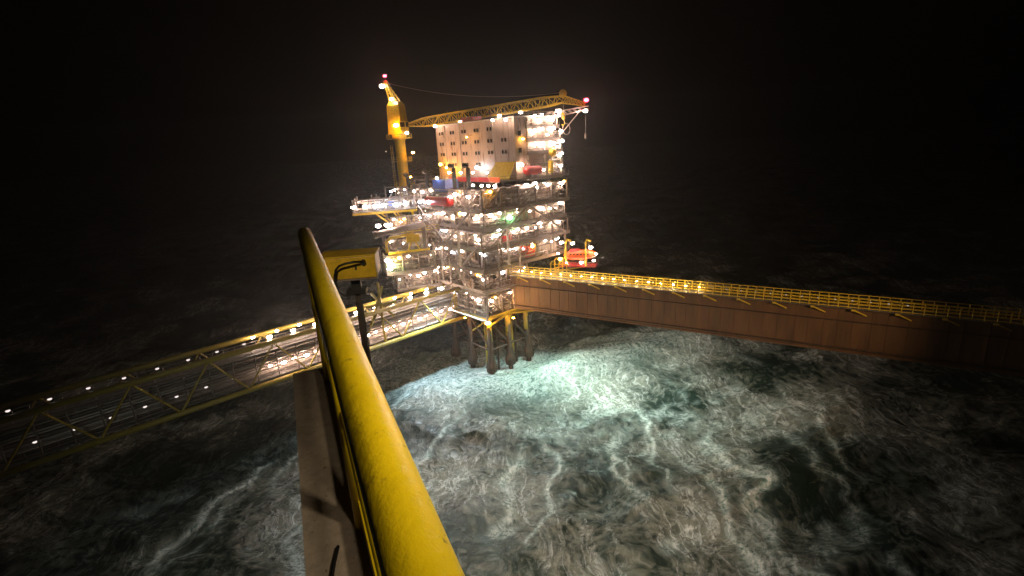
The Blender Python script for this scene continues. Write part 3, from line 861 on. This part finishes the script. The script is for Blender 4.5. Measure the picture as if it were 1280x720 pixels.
skid_box(P, 17.5, 3.0, 43.0, (6, 4, 3.6), 'cabin_blue', 'blue-lit panelled cabin between two black exhausts', name='control_cabin')  # blue light falling on this cabin is put into its casing colour
skid_box(P, 28.5, 3, 42, (4.5, 4, 3.4), 'steel_grey', 'grey cabin just right of the crane pedestal', name='grey_cabin')
m_ = AB
vessel_h(P, 15, -1.2, 40.1, 11, 1.15, 'red_paint', 'long red horizontal tank on the front edge of the main deck', group=None, name='red_tank', cat='tank')
lamp(D6, P(17.6, -2.6, 41.6), 'lamp_cool', .5, P.rot()); lamp(D6, P(17.5, .6, 47.3), 'lamp_cool', .3, P.rot())
for s, k in ((22, 'lamp_white'), (24.5, 'lamp_cool'), (32, 'lamp_white'), (43, 'lamp_cool')):
    lamp(D6, P(s, -.9, 41.2), k, .42, P.rot())
for s, z in ((10.5, 42.8), (8.2, 43.6), (12.6, 42.2), (3, 43.2)):
    lamp(D6, P(s, -.7, z), 'lamp_white', .48, P.rot())
# cantilevered wing to the left of the main deck
WG = Frame(P(23, -3, 0), Vector((-.985, -.17, 0)) * .64, Vector((-.17, .985, 0)).normalized())
Wd = deck(WG, 0, 25, -2, 10, 40.0, 44.0, 'cantilever_deck', 'flat deck wing jutting out left with lamps and a yellow fascia', 'deck', rs, npipe=8, lsp=30, diag=False, platemat='deck_plate', edge='yellow_paint', railmat='galvanised', ceil_lamps=False, colmat='galvanised')
for s in (24.4, 20, 16, 12.6, 8, 4):
    lamp(Wd, WG(s, -1.2, 41.3), rs.choice(('lamp_white', 'lamp_cool')), .5)
for k, (s, h) in enumerate([(19, 2.6), (15.5, 3.2), (10, 2.6)]):
    skid_box(WG, s, 3, 40, (2.4, 2.2, h), ('white_paint', 'galvanised', 'cabin_blue')[k], ('white', 'grey', 'dark blue')[k] + ' equipment cabin on the left deck wing')
m = MB()
for s in (2, 9, 16):
    m.beam(WG(s, -1.5, 39.3), WG(s * .4, 3, 33), .3)
    m.beam(WG(s, 6, 39.3), WG(s * .4, 6, 33), .3)
m.build('knee_brace', 'yellow_paint', Wd)

# vessels and cabins over the decks
spec = [
 (D5, 'h', 7, 2.2, 35.6, 4.5, .75, 'pale_pipe'), (D5, 'h', 15, 2.2, 35.6, 5, .8, 'cream_paint'), (D5, 'v', 21, 2, 35.6, 3.2, .7, 'galvanised'),
 (D4, 'h', 5, 2.2, 31, 5, .85, 'cream_paint'), (D4, 'h', 13, 2, 31, 4, .7, 'pale_pipe'), (D4, 'v', 18, 1.8, 31, 3.3, .8, 'pale_pipe'), (D4, 'v', 23, 1.8, 31, 3.3, .9, 'cream_paint'),
 (D3, 'h', 6, 2.2, 25.5, 5, .9, 'pale_pipe'), (D3, 'v', 12, 2, 25.5, 4.2, .9, 'cream_paint'), (D3, 'h', 18, 2.3, 25.5, 5, .8, 'galvanised'), (D3, 'v', 24, 2, 25.5, 4.2, .8, 'pale_pipe'),
 (D2, 'v', 4, 2.2, 20, 4.2, .8, 'cream_paint'), (D2, 'h', 10, 2.2, 20, 5, .9, 'galvanised'), (D2, 'h', 19, 2.2, 20, 5, .8, 'pale_pipe'),
 (D1, 'h', 5, 2.3, 14, 5, .9, 'cream_paint'), (D1, 'v', 11, 2.2, 14, 4.4, .8, 'pale_pipe'), (D1, 'h', 16, 2.2, 14, 5, .8, 'cream_paint')]
lev = {35.6: 'the deck under the main deck', 31: 'the deck just above the lifeboat', 25.5: 'the deck level with the lifeboat', 20: 'the second lowest deck', 14: 'the lowest deck'}
cn = {'pale_pipe': 'pale grey', 'cream_paint': 'cream', 'galvanised': 'silver grey'}
for d_, k, s, t, z, a, r_, mt in spec:
    side = 'near the corner' if s < 9 else ('midway along the left face' if s < 17 else 'toward the left end')
    shp = 'horizontal vessel' if k == 'h' else 'upright vessel'
    lb = f'{cn[mt]} {shp} {side} of {lev[z]}'
    if k == 'h': vessel_h(P, s, t, z, a, r_, mt, lb)
    else: vessel_v(P, s, t, z, a, r_, mt, lb)
# right face equipment
skid_box(P, 1.8, 16, 26.0, (2.6, 3.4, 2.8), 'red_paint', 'bright red cabin above the left end of the brown bridge', cat='cabin', name='red_cabin')
skid_box(P, 1.6, 8.5, 31.1, (2.0, 3.2, 1.6), 'red_paint', 'low red crate on the deck above the red cabin', cat='crate', name='red_crate')
skid_box(P, 1.8, 17, 35.7, (2.6, 6, 3.0), 'white_paint', 'white ribbed cabin on the right face beside the green lamp', name='white_cabin')
skid_box(P, 1.8, 13.5, 40.1, (2.6, 5, 4.2), 'steel_grey', 'tall grey cabin on the right face of the main deck', name='grey_cabin')
skid_box(P, 1.8, 22, 40.1, (2.6, 4, 3.0), 'white_paint', 'white cabin at the right end of the main deck', name='white_cabin')
skid_box(P, 1.8, 25, 31.1, (2.6, 4, 3.0), 'cream_paint', 'cream cabin at the right end of the deck above the lifeboat', name='cream_cabin')
vessel_h(P, -.6, 17.2, 46.4, 5.5, 1.1, 'red_paint', 'red tank at the foot of the stair tower', along='t', group=None, name='red_tank', cat='tank')
vessel_v(P, -.3, 24, 46.4, 3.6, .8, 'yellow_paint', 'yellow upright drum beside the red tank on the stair tower', group=None, name='yellow_drum', cat='drum')
o = MB(); o.sphere(P(-.6, 24.5, 52.0), 1.1, 12, 8); q = o.build('warning_ball', 'yellow_paint', None, smooth=True, origin=P(-.6, 24.5, 52)); tag(q, 'round yellow float hanging on the stair tower railing', 'float')
lamp(D5, P(-.3, 9, 37.2), 'lamp_green', .5); lamp(D2, P(-.2, 12.5, 22.4), 'lamp_green', .2)
for t, z in ((4, 33.6), (11, 34.2), (19, 34.4), (3, 38.6), (20, 38.3), (27, 38.8), (26, 33.9), (27.5, 43.9), (22.5, 44.0), (15, 44.6), (18, 44.7)):
    lamp(D5, P(-.4, t, z), 'lamp_white', .42)
# big bottom pipe round the lowest deck, and sodium lamp at the corner
bpz = thing('bottom_pipe', 'thick pale pipe with bends running along the bottom edge of the lowest deck', 'pipe', P(8, -2, 14.3))
m = MB(); m.tube([P(28, -2.2, 15.4), P(22.5, -2.2, 15.4), P(22, -2.2, 15.2), P(20.6, -2.2, 14.0), P(20, -2.2, 13.8), P(6, -2.2, 13.8), P(-1.6, -2.2, 13.8), P(-2.2, -2.0, 14.0), P(-2.3, -1.6, 14.6), P(-2.3, -1.5, 19.8), P(-2.3, -1.1, 20.4), P(-2.3, -.4, 20.6), P(-2.3, 12, 20.6)], .3, 10)
m.build('run', 'pale_pipe', bpz, smooth=True)
m = MB()
for s in (17, 11, 5): m.box(P(s, -1.8, 13.8), (.15, 1.2, .9), P.ax())
m.build('hanger', 'steel_grey', bpz)
lamp(D1, P(-1.6, -1.2, 13.0), 'lamp_sodium', .55); lamp(D1, P(.6, 6, 13.0), 'lamp_sodium', .3)
m = MB()
for a, b in (((-1.5, -1.2, 14.2), (-1.5, 15, 14.2)), ((-1.5, -1.2, 11.8), (-1.5, 6, 13.8)), ((-1.5, 4, 14), (-1.5, 14.5, 12))): m.beam(P(*a), P(*b), .35)
m.build('yellow_edge_frame', 'yellow_paint', D1)

m = MB(); m.beam(P(9, -.5, 20.3), P(9, -7.5, 20.4), .3); m.beam(P(9, -.5, 22.8), P(9, -7, 20.5), .14); m.build('outrigger', 'steel_grey', D2)
for D_, face, a, b, z_, h_, mt in ((D4, 0, 9, 14, 31.1, 3.4, 'cream_paint'), (D5, 0, 17, 23, 35.7, 2.6, 'galvanised'), (D3, 0, 1, 5, 25.6, 3.8, 'dark_steel'), (D5, 1, 7, 13, 35.7, 3.3, 'white_paint'),
                             (D3, 1, 19, 27, 25.6, 3.2, 'cream_paint'), (D4, 1, 12, 17, 31.1, 3.6, 'steel_grey'), (D6, 0, 5, 9, 40.1, 3.4, 'steel_grey'), (D2, 0, 13, 18, 20.1, 2.4, 'dark_steel'),
                             (D6, 0, 17, 21, 42, 3.0, 'cream_paint'), (D2, 1, 9, 14, 20.1, 3.6, 'dark_steel')):
    m = MB(); n = int((b - a) / .5)
    if face == 0:
        m.box(P((a + b) / 2, 1.5, z_ + h_ / 2), (b - a, .12, h_), P.ax())
        for k in range(n): m.box(P(a + (k + .5) * (b - a) / n, 1.42, z_ + h_ / 2), (.16, .08, h_ * .98), P.ax())
    else:
        m.box(P(1.5, (a + b) / 2, z_ + h_ / 2), (.12, b - a, h_), P.ax())
        for k in range(n): m.box(P(1.42, a + (k + .5) * (b - a) / n, z_ + h_ / 2), (.08, .16, h_ * .98), P.ax())
    m.build('cladding_panel', mt, D_)
for a, b in (((1, -1.15, 31), (14, -1.15, 20.5)), ((27, -1.15, 31), (15, -1.15, 20.5)), ((2, -1.3, 40), (13, -1.3, 31.5)), ((25, -1.3, 40), (14, -1.3, 31.5)), ((-1.3, 1, 31), (-1.3, 14, 39.5)), ((-1.3, 28, 31), (-1.3, 15, 39.5))):
    m = MB(); m.tube([P(*a), P(*b)], .3, 8); m.build('main_brace', 'steel_grey', D3)
# middle walkway pipes at z 20 along left face
m = MB()
for q in range(3): m.tube([P(26, -1.2 - q * .4, 20.2 + q * .45), P(-1.2, -1.2 - q * .4, 20.2 + q * .45), P(-1.6, -.6, 20.2 + q * .45), P(-1.6, 14.5, 20.2 + q * .45)], .16, 8)
m.build('edge_pipes', 'pale_pipe', D2)
# external risers down both faces
for k, (s, t) in enumerate([(3, -1.5), (6.4, -1.6), (7.2, -1.6), (12, -1.6), (15.5, -1.5), (19, -1.6), (23.5, -1.5), (-1.6, 3.5), (-1.6, 6.8), (-1.6, 7.6), (-1.6, 10.4)]):
    z_ = (14.6, 20.4, 26)[k % 3]; m = MB(); m.tube([P(s, t, z_), P(s, t, z_ + (9, 5, 8.5, 13)[k % 4])], .18 + .06 * (k % 3), 8)
    m.build('riser_pipe', ('pale_pipe', 'galvanised', 'cream_paint')[k % 3], D3)
# stairs
for q, a, b in ((4, 20.2, 25.5), (14, 25.6, 31), (21, 31.1, 35.6)):
    m = MB(); stair(m, P, q, -1.9, a, b); m.build('stair_flight', 'galvanised', D3)

# ------------------------------------------------------------------ left process structure (yellow crane-like kit, vessels)
F2 = Frame(P(16, -3, 0), Vector((-.93, -.36, 0)) * .58, Vector((-.36, .93, 0)).normalized())
E1 = deck(F2, 0, 22, 0, 12, 25.0, 30, 'side_deck', 'low side deck left of the platform holding pale vessels and yellow hoists', 'deck', rs, npipe=50, lsp=3.8, lampr=.34)
E2 = deck(F2, 2, 20, 1, 12, 30.2, 33.6, 'side_deck', 'upper side deck left of the platform under the dark boom pipe', 'deck', rs, npipe=40, lsp=4, edge='yellow_paint')
E0 = deck(F2, -2, 18, 1, 12, 20.2, 24.8, 'side_deck', 'lowest side deck left of the platform, just above the truss bridge', 'deck', rs, npipe=40, lsp=2.6, lampr=.3)
E3 = deck(F2, -4, 17, 3, 12, 34.4, 39.2, 'side_deck', 'recessed pipe deck tucked under the cantilevered wing with the yellow fascia', 'deck', rs, npipe=40, lsp=2.6, lampr=.3, railmat='yellow_paint')
vessel_h(F2, 8, 1.6, 30.3, 8, 1.3, 'cream_paint', 'large cream vessel among yellow frames on the upper side deck', group=None, name='large_vessel')
vessel_h(F2, 17, 1.4, 30.3, 4, 1.0, 'steel_grey', 'grey vessel at the left end of the upper side deck', group=None, name='grey_vessel')
th = thing('flare_arm', 'long dark horizontal pipe arm with lamps pointing left over the side deck', 'pipe arm', F2(10, 1, 34))
m = MB(); m.tube([F2(25, -1.0, 35.2), F2(4, -.2, 36.4)], .8, 12); m.build('arm', 'steel_grey', th, smooth=True)
m = MB(); m.tube([F2(25.8, -1.05, 35.15), F2(24.6, -1.0, 35.22)], 1.0, 12); m.build('arm_mouth', 'dark_steel', th)
for a_, b_, w_ in (((4.2, -.2, 30.3), (4.2, -.2, 36.4), .9), ((12, 0, 30.3), (12, 0, 35.4), .4), ((19, 0, 30.3), (14, 0, 35.3), .3)):
    m = MB(); m.beam(F2(*a_), F2(*b_), w_); m.build('support', 'steel_grey', th)
for s in (23.3, 19.6, 18.6): lamp(th, F2(s, -.6, 37.2), 'lamp_white', .5)
th = thing('yellow_hoist', 'yellow curved hoist frame beside the cream vessel', 'hoist', F2(10, 0, 30.3))
m = MB(); m.tube([F2(21, -.6, 30.4), F2(21, -.6, 33.0), F2(19, -.6, 34.0), F2(9, -.6, 34.3)], .42, 8); m.build('arch', 'yellow_paint', th)
m = MB(); m.box(F2(9.5, -.6, 33.3), (5.5, 1.3, 1.8), F2.ax()); m.build('winch_housing', 'yellow_paint', th)
m = MB(); m.beam(F2(7, -.6, 30.3), F2(9, -.6, 33), .3); m.beam(F2(12, -.6, 30.3), F2(10, -.6, 33), .3); m.build('frame', 'yellow_paint', th)
for s, z in ((21.5, 28.6), (20.4, 27.6), (20.9, 26.4)): lamp(E1, F2(s, -1.3, z), 'lamp_green' if z == 27.6 else 'lamp_white', .5)
lamp(E1, F2(20, -.9, 28.0), 'lamp_sodium', .35)

# ------------------------------------------------------------------ truss bridge on the left
BA = Vector((-16.5, 126.5, 0)); bdv = Vector((-.73, -.683, 0)).normalized(); bnv = Vector((-bdv.y, bdv.x, 0))
if bnv.y > 0: bnv = -bnv     # toward viewer-right
BF = Frame(BA, bdv, bnv)
LB = thing('truss_bridge', 'long yellow truss bridge with rows of lamps running from lower left to the platform', 'bridge', BF(40, 0, 11))
BL = 104
for t in (-3.4, 3.4):
    for z in (11.2, 19.4):
        m = MB(); m.tube([BF(-1, t, z), BF(BL, t, z)], .5, 10); m.build('chord', 'green_yellow', LB, smooth=True)
for t in (-3.4, 3.4):
    m = MB(); n = 9
    for k in range(n):
        a = k * BL / n; b = (k + 1) * BL / n
        m.tube([BF(a, t, 19.2), BF((a + b) / 2, t, 11.4)], .2, 6); m.tube([BF((a + b) / 2, t, 11.4), BF(b, t, 19.2)], .2, 6)
    m.build('diagonals', 'green_yellow', LB)
for z, nm in ((12.0, 'lower_walkway'), (17.6, 'upper_walkway')):
    m = MB(); m.box(BF(BL / 2, 0, z), (BL, 6.2, .16), BF.ax()); m.build(nm, 'deck_plate', LB)
    m = MB(); rail_run(m, BF, [(0, 1.9, z + .1), (BL, 1.9, z + .1)], step=2.0); rail_run(m, BF, [(0, -1.9, z + .1), (BL, -1.9, z + .1)], step=2.0); m.build('railing', 'galvanised', LB)
for i in range(14):
    m = MB(); zz = 12.5 + (i % 3) * .6; t = -1.2 + (i // 3) * .9
    if i >= 7: zz = 15.2 + (i % 2) * .7; t = -1.5 + (i - 7) * .7
    m.tube([BF(0, t, zz), BF(BL, t, zz)], .16 + .07 * (i % 3), 8); m.build('pipe', ('pale_pipe', 'galvanised', 'steel_grey')[i % 3], LB)
for k in range(26):
    m = MB(); m.box(BF(2 + k * 4, 0, 14.9), (.25, 6, .25), BF.ax()); m.beam(BF(2 + k * 4, 2.9, 12), BF(2 + k * 4, 2.9, 17.6), .2); m.beam(BF(2 + k * 4, -2.9, 12), BF(2 + k * 4, -2.9, 17.6), .2); m.build('pipe_support', 'steel_grey', LB)
for k in range(22):
    s = 2.5 + k * 4.7
    near = s < 46
    kd = 'lamp_white' if near else 'lamp_dim'
    lamp(LB, BF(s, 2.7, 14.3), kd, .4 if near else .3, BF.rot())
    lamp(LB, BF(s + 1.6, 2.2, 20.2), kd, .4 if near else .3, BF.rot())
    if near: lamp(LB, BF(s + 2.6, 2.7, 14.5), 'lamp_soft', .3, BF.rot()); lamp(LB, BF(s + 3.6, -1.6, 19.8), 'lamp_white', .3, BF.rot())
yb = thing('bridge_portal', 'yellow braced portal frame standing over the truss bridge', 'frame', BF(22, 2.8, 11))
for a, b in (((19, 3.2, 17), (24, 3.2, 24)), ((25, 3.2, 16.5), (21, 3.2, 25)), ((18, 3.2, 20.5), (26, 3.2, 21)), ((22, 3.2, 11), (22, 3.2, 26))):
    m = MB(); m.beam(BF(*a), BF(*b), .5); m.build('member', 'green_yellow', yb)
m = MB()
for s in (1, 3.5):
    pass
lb2 = thing('yellow_ladder', 'short yellow hanging ladder where the truss bridge meets the platform', 'ladder', BF(.5, 3.2, 14))
m = MB()
for q in (0, .7): m.beam(BF(.5 + q, 3.3, 12.6), BF(.5 + q, 3.3, 18.8), .14)
m.build('stringers', 'yellow_paint', lb2)
m = MB()
for k in range(14): m.beam(BF(.5, 3.3, 12.9 + k * .42), BF(1.2, 3.3, 12.9 + k * .42), .08)
m.build('rungs', 'yellow_paint', lb2)

# ------------------------------------------------------------------ brown bridge on the right
gd = Vector((.85, -.5268, 0)); gn = Vector((-.5268, -.85, 0))
GF = Frame(Vector((1.0, 122.5, 0)), gd, gn)
GB = thing('girder_bridge', 'long brown plated girder bridge running right from the platform, over the sea', 'bridge', GF(50, 0, 13))
GL = 150
m = MB(); m.box(GF(GL / 2, 0, 18.8), (GL, 5, 8.6), GF.ax()); m.build('girder', 'brown_girder', GB)
m = MB()
gr_ = random.Random(2)
for k in range(60): m.box(GF(1 + k * 2.45 + gr_.uniform(-.5, .5), 2.54, 18.8), (.06, .1, 8.0), GF.ax())
m.build('stiffeners', 'brown_girder', GB)
m = MB(); m.box(GF(GL / 2, 2.62, 14.7), (GL, .26, .35), GF.ax()); m.box(GF(GL / 2, 2.62, 22.9), (GL, .26, .3), GF.ax()); m.build('flange', 'brown_girder', GB)
m = MB(); m.tube([GF(0, 2.75, 20.6), GF(GL, 2.75, 20.6)], .1, 6); m.build('service_pipe', 'leg_brown', GB)
m = MB(); m.tube([GF(0, 2.85, 15.4), GF(GL, 2.85, 15.4)], .16, 8); m.build('service_pipe', 'leg_brown', GB)
m = MB(); m.box(GF(GL / 2, 2.2, 23.2), (GL, 2.6, .14), GF.ax()); m.build('walkway', 'deck_plate', GB)
for side in (3.4, 1.0):
    m = MB(); a0 = GF(0, side, 23.28); a1 = GF(GL, side, 23.28)
    for hh in (.2, .75, 1.3, 1.85): m.beam(a0 + ZV * hh, a1 + ZV * hh, .13)
    n = 100
    for k in range(n + 1): m.beam(a0.lerp(a1, k / n), a0.lerp(a1, k / n) + ZV * 1.85, .12)
    m.build('railing', 'yellow_paint', GB)
for k in range(24):
    s = 3 + k * 6.2
    m = MB(); m.beam(GF(s, 3.6, 23.1), GF(s + 2.2, 2.7, 21.9), .22); m.beam(GF(s - .2, 3.6, 23.0), GF(s + .4, 3.6, 23.0), .3); m.build('bracket', 'yellow_paint', GB)
for k in range(30):
    lamp(GB, GF(3.5 + k * 2.6, 2.2, 24.3), 'lamp_walk' if k < 17 else 'lamp_dim', .15, GF.rot())
    m = MB(); m.tube([GF(3.5 + k * 2.6, 1.0, 23.2), GF(3.5 + k * 2.6, 1.0, 24.8), GF(3.5 + k * 2.6, 2.2, 24.7)], .04, 6); m.build('lamp_pole', 'galvanised', GB)
spot('girder_light', P(-4, -1.5, 15.5), GF(6, 2, 17), 3500, 100, (1, .55, .2))
spot('girder_light', (60, 20, 46), GF(38, 2, 17), 45000, 58, (1, .66, .36))  # added spot out of view, put in to brighten the brown girder

# lifeboat station (photo: 690..742, 300..345)
lf = Frame(P(-3.0, 26.5, -1.8), Vector((.93, -.37, 0)), Vector((.37, .93, 0)))
th = thing('lifeboat', 'orange and red enclosed lifeboat hanging in yellow davits at the right edge of the platform', 'lifeboat', lf(3, 0, 25))
m = MB(); m.lathe(lf(-1, 0, 26.6), lf(8.2, 0, 27.4), [(0, .25), (.06, .8), (.2, 1.25), (.5, 1.4), (.8, 1.2), (.94, .7), (1, .12)], 14); m.build('hull', 'orange_paint', th, smooth=True)
m = MB(); m.lathe(lf(.6, 0, 27.6), lf(3.6, 0, 27.8), [(0, .5), (.1, .9), (.9, .9), (1, .4)], 10); m.build('canopy', 'red_paint', th, smooth=True)
for k in range(6):
    m = MB(); m.box(lf(1.2 + k * .95, -1.36, 27.35), (.5, .12, .32), lf.ax()); m.build('window', 'dark_glass', th)
m = MB(); m.tube([lf(-.6, -1.12, 26.4), lf(2, -1.42, 26.3), lf(6, -1.4, 26.45), lf(7.8, -.9, 26.8)], .09, 6); m.build('fender', 'white_paint', th)
dv = thing('boat_davit', 'yellow arched davits holding the orange lifeboat', 'davit', lf(3, 0, 24))
for s in (0, 5.4):
    m = MB(); m.tube([lf(s, -1.6, 24.3), lf(s, -1.9, 28.5), lf(s, -1.4, 30.4), lf(s, 0, 31.0), lf(s + .8, .8, 30.6)], .28, 8); m.build('arm', 'yellow_paint', dv)
    m = MB(); m.tube([lf(s + .5, .2, 30.8), lf(s + .5, 0, 28.6)], .06, 6); m.build('fall', 'galvanised', dv)
m = MB(); m.box(lf(3, 0, 24.2), (10, 4.5, .2), lf.ax()); m.build('platform', 'red_paint', dv)
m = MB(); rail_run(m, lf, [(-2, -2.2, 24.3), (8, -2.2, 24.3), (8, 2.2, 24.3)]); m.build('railing', 'steel_grey', dv)
m = MB(); m.beam(lf(0, 0, 24), P(1, 24, 21), .3); m.beam(lf(6, 0, 24), P(1, 26, 20), .3); m.build('strut', 'yellow_paint', dv)
for s, z in ((-1, 30.6), (2, 30.4), (6.8, 29.4), (4.2, 25.3)): lamp(dv, lf(s, -1.9, z), 'lamp_white', .4)
for s, z in ((-2, 27.6), (.5, 25.2), (7.6, 26.0), (8.2, 27.8)): lamp(dv, lf(s, -2.2, z), 'lamp_white', .26)
lamp(dv, lf(-1.4, -2.4, 26.2), 'lamp_sodium', .4)
th = thing('yellow_valve_tree', 'cluster of yellow pipe frames between lifeboat and brown bridge', 'pipe frame', lf(-3, -2, 22))
m = MB()
for k in range(5): m.tube([lf(-4 + k * 1.1, -2.6, 22), lf(-4 + k * 1.1, -2.6, 25 + (k % 2)), lf(-3.4 + k * 1.1, -2.6, 25.6 + (k % 2))], .2, 8)
m.build('uprights', 'yellow_paint', th)
m = MB(); m.beam(lf(-4.4, -2.6, 23.4), lf(1, -2.6, 23.4), .2); m.beam(lf(-4.4, -2.6, 24.8), lf(1, -2.6, 24.8), .2); m.build('crossbars', 'yellow_paint', th)

# helideck-like lattice bracket under the boom tip at top right (photo: 690..735, 150..165)
th = thing('lattice_outrigger', 'light lattice outrigger at the top right of the stair tower under the boom tip', 'outrigger', P(0, 29, 61.5))
m = MB()
a0 = P(0, 24, 61.6); a1 = P(-4.5, 33.5, 62.8)
sd = (a1 - a0).cross(ZV).normalized()
for q in (-1.2, 1.2):
    m.beam(a0 + sd * q, a1 + sd * q, .22); m.beam(a0 + sd * q - ZV * 1.6, a1 + sd * q - ZV * .6, .22)
    for k in range(7): m.beam(a0.lerp(a1, k / 7) + sd * q, a0.lerp(a1, (k + 1) / 7) + sd * q - ZV * 1.2, .12)
for k in range(8): m.beam(a0.lerp(a1, k / 7) + sd * 1.2, a0.lerp(a1, k / 7) - sd * 1.2, .14)
m.build('lattice', 'pale_pipe', th)
m = MB(); m.beam(P(0, 28, 56), a0.lerp(a1, .8) - ZV, .22); m.build('strut', 'pale_pipe', th)
m = MB()
for r_ in (1.4,):
    pts = [P(-.3, 30.3, 57.6) + RV * (r_ * math.cos(k * .449)) + ZV * (r_ * math.sin(k * .449)) for k in range(15)]
    m.tube(pts, .12, 6, caps=False)
m.build('hoop', 'pale_pipe', th)

m = MB(); m.box((0, 100, 37.5), (640, 560, 91)); hz = m.build('haze', 'dark_steel', None, origin=(0, 100, 37.5)); tag(hz, kind='stuff')
hm = bpy.data.materials.new('sea_haze'); hm.use_nodes = True; hn = hm.node_tree
hn.nodes.remove(hn.nodes['Principled BSDF'])
pv = hn.nodes.new('ShaderNodeVolumePrincipled'); pv.inputs['Color'].default_value = (.9, .9, .9, 1)
pv.inputs['Density'].default_value = HAZE; pv.inputs['Anisotropy'].default_value = .78
hn.links.new(pv.outputs[0], hn.nodes['Material Output'].inputs['Volume'])
hz.data.materials.clear(); hz.data.materials.append(hm)

# ------------------------------------------------------------------ near foreground: handrail, ledge, yellow boxes
RD = Vector((-.4, .9165, 0)).normalized()      # rail direction (plan)
RN = Vector((RD.y, -RD.x, 0))                   # to the right (sea side)
RP = RD * .3 + RN * .077 + ZV * (H - .5)
hr = thing('handrail', 'thick scuffed yellow handrail in the near foreground', 'handrail', RP + RD * .5 - ZV * 1.1)
RE = 3.4
m = MB()
pts = [RP + RD * (-1.2 + k * (RE + 1.2) / 24) for k in range(25)]
pts += [RP + RD * (RE + .03) - ZV * .012, RP + RD * (RE + .055) - ZV * .04]
m.tube(pts, .0455, 24); m.build('top_rail', 'rail_yellow', hr, smooth=True)
for u in (-.9, 1.7, RE + .01):
    m = MB(); m.tube([RP + RD * u - ZV * .04, RP + RD * u - ZV * 1.1], .034, 16); m.build('post', 'rail_yellow', hr, smooth=True)
m = MB(); m.tube([RP + RD * -1.2 - ZV * .52 , RP + RD * RE - ZV * .52], .022, 14); m.build('mid_rail', 'rail_yellow', hr, smooth=True)
m = MB(); m.box(RP + RD * 1.15 - ZV * 1.02, (5.0, .012, .15), (RD, RN, ZV)); m.build('toe_board', 'rail_yellow', hr)
ld = thing('deck_ledge', 'beige gritty deck ledge below the yellow handrail', 'ledge', RP - ZV * 1.25)
m = MB(); m.box(RP + RD * 1.15 - RN * .11 - ZV * 1.15, (5.0, .28, .1), (RD, RN, ZV)); m.build('plate', 'beige_deck', ld)
cb = MB(); q = [RP - RN * (.12 + .05 * math.sin(k * .5)) + RD * (-.1 + k * .09) - ZV * 1.088 for k in range(20)]
cb.tube(q, .008, 8); o = cb.build('loose_cable', 'cable_rubber', None, smooth=True, origin=RP - ZV * 1.1); tag(o, 'thin dark cable lying on the beige deck ledge', 'cable')

def px(x, y, depth):
    v = Vector(((x - 640) / FPX, -(y - 360) / FPX, -1)) * depth
    return Vector((0, 0, H)) + CAMROT @ v

def yellow_box(x0, x1, y0, y1, depth, label, th_=.5, arm=True):
    c = px((x0 + x1) / 2, (y0 + y1) / 2, depth)
    wdt = (x1 - x0) / FPX * depth; hgt = (y1 - y0) / FPX * depth
    th = thing('yellow_box', label, 'winch box', c - ZV * hgt / 2, None)
    ax = (Vector((1, .12, 0)).normalized(), Vector((-.12, 1, 0)).normalized(), ZV)
    me = MB(); me.box(c, (wdt * .96, wdt * .6 * th_ / .5, hgt * .9), ax)
    ob = me.build('casing', 'box_yellow', th)
    bv = ob.modifiers.new('bevel', 'BEVEL'); bv.width = hgt * .06; bv.segments = 3
    X, Y, Z = ax
    fr = -Y * (wdt * .3 * th_ / .5)
    m = MB(); m.box(c + fr * 1.0 - X * wdt * .1, (wdt * .6, .03, hgt * .62), ax); dr = m.build('door', 'box_yellow', th)
    m = MB(); m.box(c + fr * 1.04 + X * wdt * .14, (wdt * .03, .05, hgt * .16), ax); m.build('handle', 'black_steel', dr)
    m = MB(); m.box(c + Z * hgt * .46, (wdt, wdt * .64 * th_ / .5, hgt * .06), ax); m.build('lid', 'box_yellow', th)
    m = MB(); m.box(c - Z * hgt * .47, (wdt * .98, wdt * .66 * th_ / .5, hgt * .06), ax); m.build('base_flange', 'steel_grey', th)
    m = MB(); m.tube([c + X * wdt * .28 + Z * hgt * .22 + fr, c + X * wdt * .28 + Z * hgt * .22 + fr * 1.35], hgt * .09, 10); m.build('gland', 'black_steel', th)
    m = MB()
    a = c + X * wdt * .28 + Z * hgt * .22 + fr * 1.35
    fp = [(.3, .26), (.16, .32), (.02, .30), (-.1, .2), (-.18, .02), (-.22, -.25), (-.22, -.55), (-.17, -.82), (-.08, -.98), (.02, -1.05)]
    pp = [c + X * wdt * u + Z * hgt * v + fr * (1.35 + .5 * math.sin(min(1, (.3 - u) * 2) * 3.1)) for u, v in fp]
    m.tube(pp, hgt * .045, 10); m.build('hose', 'cable_rubber', th, smooth=True)
    m = MB(); b0 = c - Z * hgt * .5 + X * wdt * .05
    m.box(b0 - Z * hgt * .28, (wdt * .16, wdt * .14, hgt * .56), ax); m.box(b0 - Z * hgt * .6, (wdt * .34, wdt * .3, hgt * .14), ax)
    m.sphere(b0 - Z * hgt * .72, hgt * .16, 10, 6); m.build('pivot_bracket', 'black_steel', th)
    m = MB(); m.beam(*((b0 - Z * hgt * .75, b0 - Z * 9) if arm else (c + Y * wdt * .2, c + Y * wdt * .2 - X * 6)), wdt * .1); m.build('support_post', 'dark_steel', th)
    return c
b1 = yellow_box(404, 473, 315, 346, 12.0, 'small yellow box with black hose above the bright yellow handrail end')
p2 = bpy.data.lights.new('deck_light', 'SPOT'); p2.energy = 34; p2.color = (1, .85, .6); p2.shadow_soft_size = .1
p2o = bpy.data.objects.new('deck_light', p2); C.objects.link(p2o); p2o.location = (.9, .9, H + .5); aimed(p2o, (-.4, 1.3, H - .6), 75)
spot('box_fill', (-2.5, -2, H + 4), b1, 1500, 16, (1, .8, .5), .6, .15)  # added unseen spot that brightens only the yellow box
for o in list(bpy.data.objects):
    if '_o' in o: del o['_o']
